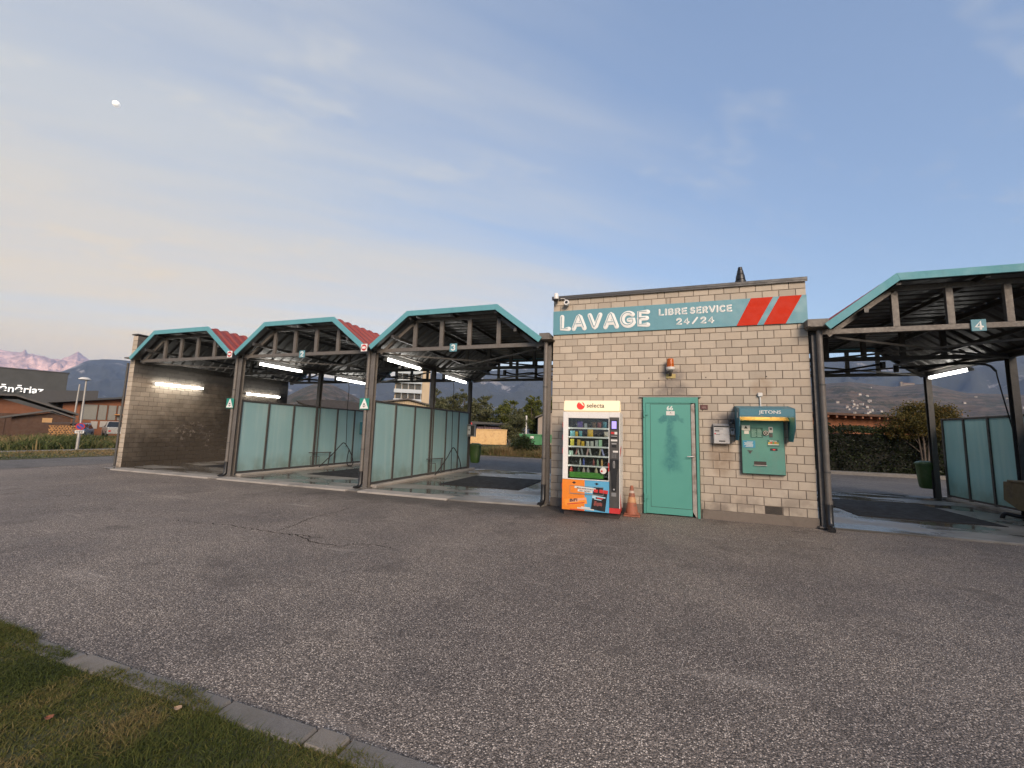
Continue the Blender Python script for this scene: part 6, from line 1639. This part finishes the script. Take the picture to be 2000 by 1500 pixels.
b = MB(); disc(b, sc_-Vector((0, 0, 0.245)), 0, 0.0, poly=[(-0.145, -0.06), (0.145, -0.06), (0.145, 0.06), (-0.145, 0.06)]); b.build('arrow_plate', M['sign_white'], th)
b = MB(); disc(b, sc_-Vector((0, 0, 0.245)), 0, 0.008, poly=[(-0.115, -0.013), (0.06, -0.013), (0.06, -0.035), (0.12, 0.0), (0.06, 0.035), (0.06, 0.013), (-0.115, 0.013)]); b.build('arrow', M['black'], th)
b = MB(); b.tube([(-54.6, 16.9, -0.5), (-54.55, 16.94, 4.9)], [0.09, 0.06], 8); o = b.build('utility_pole', M['lamp_post'], smooth=True); tag(o, 'thin pale utility pole beside the dark annex roof', 'pole')

# ------------------------------------------------------------------ vehicles
M['tyre'] = pm('tyre_rubber', (0.015, 0.015, 0.016), 0.85)
M['carglass'] = pm('dark_car_glass', (0.02, 0.024, 0.028), 0.08, var=0.05, grain=0)
def vehicle(name, label, loc, rotz, L, W, body, cab, mat, wheel=0.31, hl=True):
    """body, cab: side outlines (x,z), x forward; cab tapers inwards"""
    th = thing(name, label, 'car' if name == 'parked_car' else 'pickup', loc, 'parked vehicles', rotz, local=True)
    b = MB(); b.prism(body, 'y', -W/2, W/2); b.build('body', mat, th, bevel=0.07, seg=3)
    n = len(cab)
    b = MB(); k = 0.80
    zmin, zmax = min(p[1] for p in cab), max(p[1] for p in cab)
    hw = lambda z: W/2*(0.97-0.17*(z-zmin)/(zmax-zmin))
    b.add([(x, -hw(z), z) for x, z in cab]+[(x, hw(z), z) for x, z in cab], [tuple(range(n)), tuple(range(2*n-1, n-1, -1))]+[(i, i+n, (i+1) % n+n, (i+1) % n) for i in range(n)])
    b.build('windows', M['carglass'], th, bevel=0.03)
    top = [p for p in cab if p[1] > zmax-0.02]; xa, xb = min(p[0] for p in top), max(p[0] for p in top)
    b = MB(); b.box(xa-0.03, xb+0.03, -hw(zmax)-0.01, hw(zmax)+0.01, zmax-0.03, zmax+0.03); b.build('roof', mat, th, bevel=0.025, seg=2)
    lo = [p for p in cab if p[1] < zmin+0.02]; ya, yb = min(p[0] for p in lo), max(p[0] for p in lo)
    for s in (-1, 1):
        for (x0, x1) in ((xb, yb), (xa, ya), ((xa+xb)/2, (ya+yb)/2)):
            b = MB(); b.beam((x0, s*hw(zmax), zmax-0.01), (x1, s*hw(zmin), zmin), 0.06, 0.06); b.build('pillar', mat, th)
    for x in (L*0.31, -L*0.31):
        for s in (-1, 1):
            b = MB(); b.lathe([(wheel*0.6, -0.11), (wheel*0.95, -0.11), (wheel, -0.07), (wheel, 0.07), (wheel*0.95, 0.11), (wheel*0.6, 0.11)], (x, s*(W/2-0.08), wheel), 20, axis='y'); wl_ = b.build('wheel', M['tyre'], th, smooth=True)
            b = MB(); b.lathe([(wheel*0.6, -0.113), (wheel*0.5, -0.09), (wheel*0.15, -0.085)], (x, s*(W/2-0.08), wheel), 14, axis='y'); b.lathe([(wheel*0.15, 0.085), (wheel*0.5, 0.09), (wheel*0.6, 0.113)], (x, s*(W/2-0.08), wheel), 14, axis='y'); b.build('rim', M['silver'], wl_)
    for s in (-1, 1):
        b = MB(); b.box(L/2-0.16, L/2+0.012, s*W*0.36-0.16, s*W*0.36+0.16, 0.60, 0.74); b.build('headlight', M['white'], th, bevel=0.03)
        b = MB(); b.box(-L/2-0.012, -L/2+0.08, s*W*0.40-0.10, s*W*0.40+0.10, 0.66, 0.86); b.build('tail_light', M['red'], th, bevel=0.02)
        b = MB(); b.box(yb-0.45, yb-0.33, s*W/2-0.02 if s > 0 else s*W/2-0.14, s*W/2+0.14 if s > 0 else s*W/2+0.02, zmin+0.02, zmin+0.15); b.build('mirror', mat, th, bevel=0.02)
    b = MB(); b.box(L/2-0.02, L/2+0.014, -0.42, 0.42, 0.40, 0.56); b.build('grille', M['black'], th)
    for x in (L/2+0.02, -L/2-0.02):
        b = MB(); b.box(x-0.008, x+0.008, -0.25, 0.25, 0.32, 0.42) if x > 0 else b.box(x-0.008, x+0.008, -0.16, 0.16, 0.52, 0.66); b.build('number_plate', M['sign_white'], th)
    return th
car_body = [(-2.05, 0.24), (-1.75, 0.20), (1.7, 0.20), (2.08, 0.26), (2.10, 0.55), (1.95, 0.74), (1.05, 0.90), (-1.95, 0.92), (-2.10, 0.70)]
car_cab = [(1.10, 0.88), (0.30, 1.40), (-1.25, 1.44), (-1.90, 0.92)]
M['car_blue'] = pm('silver_blue_car_paint', (0.30, 0.37, 0.48), 0.25, 0.3, var=0.04, grain=0)
M['car_silver'] = pm('silver_car_paint', (0.42, 0.40, 0.36), 0.28, 0.3, var=0.04, grain=0)
vehicle('parked_car', 'silver blue hatchback parked facing the road at far left', (-56.6, 18.2, -0.5), R(-38), 4.2, 1.75, car_body, car_cab, M['car_blue'])
tr_body = [(-2.6, 0.45), (2.4, 0.42), (2.6, 0.55), (2.62, 0.95), (2.4, 1.12), (1.1, 1.18), (-2.6, 1.16)]
tr_cab = [(1.2, 1.14), (0.55, 1.72), (-0.75, 1.74), (-1.0, 1.14)]
vehicle('pickup_truck', 'silver pickup truck parked with its tailgate towards the road', (-56.0, 21.2, -0.5), R(158), 5.2, 1.85, tr_body, tr_cab, M['car_silver'], 0.38)

# ------------------------------------------------------------------ things behind bays two and three
th = thing('apartment_tower', 'beige apartment tower with balcony rows seen above the partition', 'building', (-64.5, 95, -0.5))
f = frame2((-68.6, 90.4), (6.3, 4.1))
M['tower_beige'] = pm('beige_render', (0.42, 0.33, 0.22), 0.85, var=0.08, vs_=0.4); M['tower_pale'] = pm('pale_blue_render', (0.42, 0.46, 0.48), 0.8, var=0.08, vs_=0.6)
b = MB(); fbox(b, f, 0.0, 7.5, -9, -1.2, -0.5, 19.5); b.build('wall', M['tower_beige'], th)
b = MB(); fbox(b, f, 7.5, 9.6, -9, 0, -0.5, 21); b.build('side_wall', M['tower_beige'], th)
for k in range(7):
    z = 0.5+k*2.75
    b = MB(); fbox(b, f, -0.2, 7.48, -1.2, 0.1, z, z+0.25); fbox(b, f, -0.2, 7.48, -0.05, 0.12, z+0.252, z+1.05); b.build('balcony', M['tower_pale'], th)
    for c_ in range(4):
        b = MB(); fbox(b, f, 0.3+c_*1.8, 1.75+c_*1.8, -1.19, -1.12, z+0.4, z+2.45); w_ = b.build('window', M['carglass'], th)
        b = MB(); fbox(b, f, 1.80+c_*1.8, 1.92+c_*1.8, -1.18, 0.08, z+1.052, z+2.749); b.build('mullion', M['tower_pale'], w_)
th = thing('gabled_warehouse', 'tan warehouse with low gable roof behind the partition', 'warehouse', (-31, 44, -0.5))
f = frame2((-36.0, 40.2), (9.0, 5.4))
b = MB(); fprism(b, f, [(0.9, -0.5), (10.4, -0.5), (10.4, 3.9), (3.9, 5.4), (0.9, 5.0)], -12, 0)
b.build('wall', pm('tan_cladding', (0.36, 0.28, 0.18), 0.8, var=0.1), th)
for i in range(30):
    b = MB(); u = 1.0+i*0.31; zt_ = 5.0+(u-0.9)*0.133 if u < 3.9 else 5.4-(u-3.9)*0.2308
    fbox(b, f, u, u+0.12, 0.002, 0.05, -0.5, zt_-0.05); b.build('cladding_rib', M['tower_beige'], th)
b = MB(); fprism(b, f, [(0.2, 4.95), (3.9, 5.48), (11.4, 3.72), (11.4, 3.90), (3.9, 5.66), (0.2, 5.13)], -12.3, 0.5); b.build('roof', M['shingle'], th)
th = thing('arched_shelter', 'dark arched roof shelter seen above the bay two partition', 'shelter', (-18.7, 12.9, 0))
f = frame2((-20.3, 11.3), (2.9, 2.75))
pts = [(-0.1+4.3*i/14, 2.84+0.20*math.sin(math.pi*(i+1)/15)) for i in range(15)]
b = MB(); fprism(b, f, pts+[(4.25, 2.42), (2.6, 2.50), (0.55, 2.66)], -3.5, 0.2); b.build('roof', pm('dark_roof_membrane', (0.022, 0.02, 0.022), 0.7), th)
for i in range(13):
    b = MB(); fbox(b, f, 0.55+i*0.28, 0.66+i*0.28, -0.1, -0.02, 0, 2.66-i*0.018); b.build('post', M['cap'], th)
b = MB(); fbox(b, f, -1.5, 4.2, -3.4, -3.3, 0, 2.55); b.build('rear_wall', M['plaster'], th)
th = thing('skip_container', 'faded yellow ribbed skip container on the bank behind bay three', 'skip', (-15.4, 30.2, 0))
f = frame2((-17.6, 29.05), (3.4, 1.35))
M['skip_yellow'] = pm('faded_yellow_steel', (0.56, 0.36, 0.15), 0.6, var=0.12, vs_=1.5, dirt=((0.25, 0.12, 0.05), 0.6, 4)); M['skip_green'] = pm('green_skip_steel', (0.03, 0.17, 0.06), 0.55, var=0.15, dirt=((0.06, 0.08, 0.04), 0.5, 3))
b = MB(); fbox(b, f, 0, 4.25, -2.2, 0, 0.10, 1.50); b.build('body', M['skip_yellow'], th)
b = MB(); fbox(b, f, -0.04, 4.29, -2.24, 0.05, 1.502, 1.60); b.build('top_rim', M['skip_yellow'], th, bevel=0.02)
for i in range(7):
    b = MB(); fbox(b, f, 0.02+i*0.69, 0.09+i*0.69, 0.002, 0.07, 0.12, 1.50); b.build('rib', M['skip_yellow'], th)
b = MB(); fbox(b, f, 0, 4.25, -2.1, -0.1, -0.3, 0.098); b.build('runner', M['brownblack'], th)
th = thing('open_shed', 'dark open shed with purple sheet stacks behind the yellow skip', 'shed', (-17.5, 34.5, -0.3))
f = frame2((-19.6, 33.6), (3.4, 1.35))
b = MB(); fprism(b, f, [(-0.3, 2.30), (0.4, 2.45), (4.4, 2.30), (4.4, 2.18), (-0.3, 2.12)], -3.5, 0.3); b.build('roof', M['black'], th)
b = MB(); fbox(b, f, -0.2, 4.3, -3.4, -3.3, -0.4, 2.12); b.build('rear_wall', M['brownblack'], th)
for u in (0.0, 2.1, 4.2):
    b = MB(); fbox(b, f, u, u+0.1, -0.1, 0.0, -0.4, 2.12); b.build('post', M['brownblack'], th)
th = thing('sheet_stack', 'stack of purple grey corrugated sheets under the open shed', 'sheet stack', (-17.2, 34.6, -0.3))
for i in range(16):
    b = MB(); fbox(b, f, 1.3+i*0.18, 1.42+i*0.18, -1.2, -0.4, -0.4, 1.88); b.build('sheet', pm('purple_grey_sheet', (0.20, 0.135, 0.16), 0.7), th)
b = MB(); b.lathe([(0.12, 0), (0.12, 0.8), (0.05, 0.9)], (-18.9, 33.6, 1.4), 10); b.build('red_barrel', M['red'], th)
# white van top
vehicle('parked_car', 'white car parked between the yellow skip and the trees', (-13.7, 34.2, 0.1), R(20), 4.2, 1.75, car_body, car_cab, M['white'])
for (ox, oy, ln, lab) in ((-10.9, 26.2, 2.2, 'green skip standing left on the bank near the grey house'), (-9.0, 26.6, 3.2, 'larger green skip with sloping end behind the corner post')):
    th = thing('green_skip', lab, 'skip', (ox, oy, 0.2), 'green skips')
    f = frame2((ox, oy), (1, 0.28))
    b = MB(); fprism(b, f, [(0.0, 1.15), (ln, 1.15), (ln-0.1, 0.35), (ln*0.35, 0.35), (0.1, 0.85)], -1.7, 0); b.build('body', M['skip_green'], th)
    b = MB(); fbox(b, f, -0.05, ln+0.05, -1.75, 0.05, 1.152, 1.25); b.build('rim', M['skip_green'], th)
    b = MB(); fbox(b, f, ln*0.42, ln*0.42+0.3, 0.002, 0.02, 0.85, 1.08); b.build('label', M['paper'], th)
    for u in (0.3, 0.55, 0.8):
        b = MB(); fbox(b, f, ln*u, ln*u+0.07, 0.002, 0.06, 0.86 if u < 0.4 else 0.4, 1.15); b.build('rib', M['skip_green'], th)
    b = MB(); fbox(b, f, 0.3, ln-0.2, -1.5, -0.2, -0.3, 0.345); b.build('runner', M['brownblack'], th)
th = thing('grey_house', 'grey house with pale gable and small windows behind the green skips', 'house', (-11, 36, -0.4))
f = frame2((-11.75, 35.3), (3.5, 0.9))
b = MB(); fprism(b, f, [(0, -0.4), (5, -0.4), (5, 3.5), (2.4, 4.0), (0, 3.0)], -8, 0); b.build('gable_wall', pm('grey_beige_render', (0.27, 0.225, 0.185), 0.85, var=0.08, vs_=0.8), th)
b = MB(); fprism(b, f, [(-0.35, 2.95), (2.4, 4.08), (5.4, 3.5), (5.4, 3.62), (2.4, 4.22), (-0.35, 3.09)], -8.3, 0.3); b.build('roof', M['shingle'], th)
b = MB(); fbox(b, f, -0.03, -0.001, -8, 0, -0.4, 2.98); sw = b.build('side_wall', pm('slate_grey_render', (0.115, 0.115, 0.125), 0.85), th)
for v in (-1.2, -2.6, -4.0, -5.4):
    b = MB(); fbox(b, f, -0.06, -0.031, v-0.8, v, 1.0, 2.4); b.build('window', M['carglass'], th)
b = MB(); b.tube([(-13.0, 35.0, 1.0), (-13.0, 35.0, 3.2)], 0.09, 8); b.build('flue', M['offwhite'], th, smooth=True)

# ------------------------------------------------------------------ orange building beyond the hedge
th = thing('orange_building', 'orange rendered building with dark beamed eaves above the hedge', 'building', (11.5, 22.5, 0))
f = frame2((8.3, 20.2), (5.6, 3.2))
b = MB(); fbox(b, f, 0, 9, -6, 0, -0.4, 2.75); b.build('wall', M['wood_orange'], th)
b = MB(); fprism(b, f, [(-0.5, 2.9), (9.5, 2.9), (9.5, 3.02), (-0.5, 3.02)], -6.5, 0.8); b.build('roof', M['wood_dark'], th)
for i in range(16):
    b = MB(); fbox(b, f, -0.3+i*0.6, -0.18+i*0.6, -0.2, 0.72, 2.752, 2.898); b.build('rafter_end', M['wood_red'], th)
th = thing('garden_shed', 'low shed with maroon sheet roof behind the hedge', 'shed', (8.6, 17.0, 0.1))
b = MB(); b.prism([(7.9, 1.62), (7.9, 1.95), (8.95, 1.75), (9.15, 1.62)], 'y', 16.5, 18.5); b.build('roof', pm('maroon_sheet', (0.20, 0.045, 0.05), 0.5), th)
for i in range(9):
    b = MB(); b.prism([(7.92+i*0.135, 1.952-i*0.026), (7.96+i*0.135, 1.952-i*0.026+0.02), (8.0+i*0.135, 1.94-i*0.026)], 'y', 16.49, 18.5); b.build('roof_rib', M['red_sheet'], th)
b = MB(); b.box(8.0, 9.0, 16.7, 18.3, 0.0, 1.618); b.build('wall', M['wood_dark'], th)

# ------------------------------------------------------------------ valley haze
hz = MB(); hz.box(-11500, 9500, -13500, 9800, -2.0, 930)
ho = hz.build('haze', bpy.data.materials.new('valley_haze')); ho['kind'] = 'stuff'
hm = ho.data.materials[0]; hm.use_nodes = True; hm.node_tree.nodes.clear()
pv = hm.node_tree.nodes.new('ShaderNodeVolumePrincipled'); mo_ = hm.node_tree.nodes.new('ShaderNodeOutputMaterial')
pv.inputs['Color'].default_value = (0.42, 0.60, 1.0, 1); pv.inputs['Density'].default_value = HAZE
pv.inputs['Anisotropy'].default_value = 0.0
hm.node_tree.links.new(pv.outputs[0], mo_.inputs['Volume'])
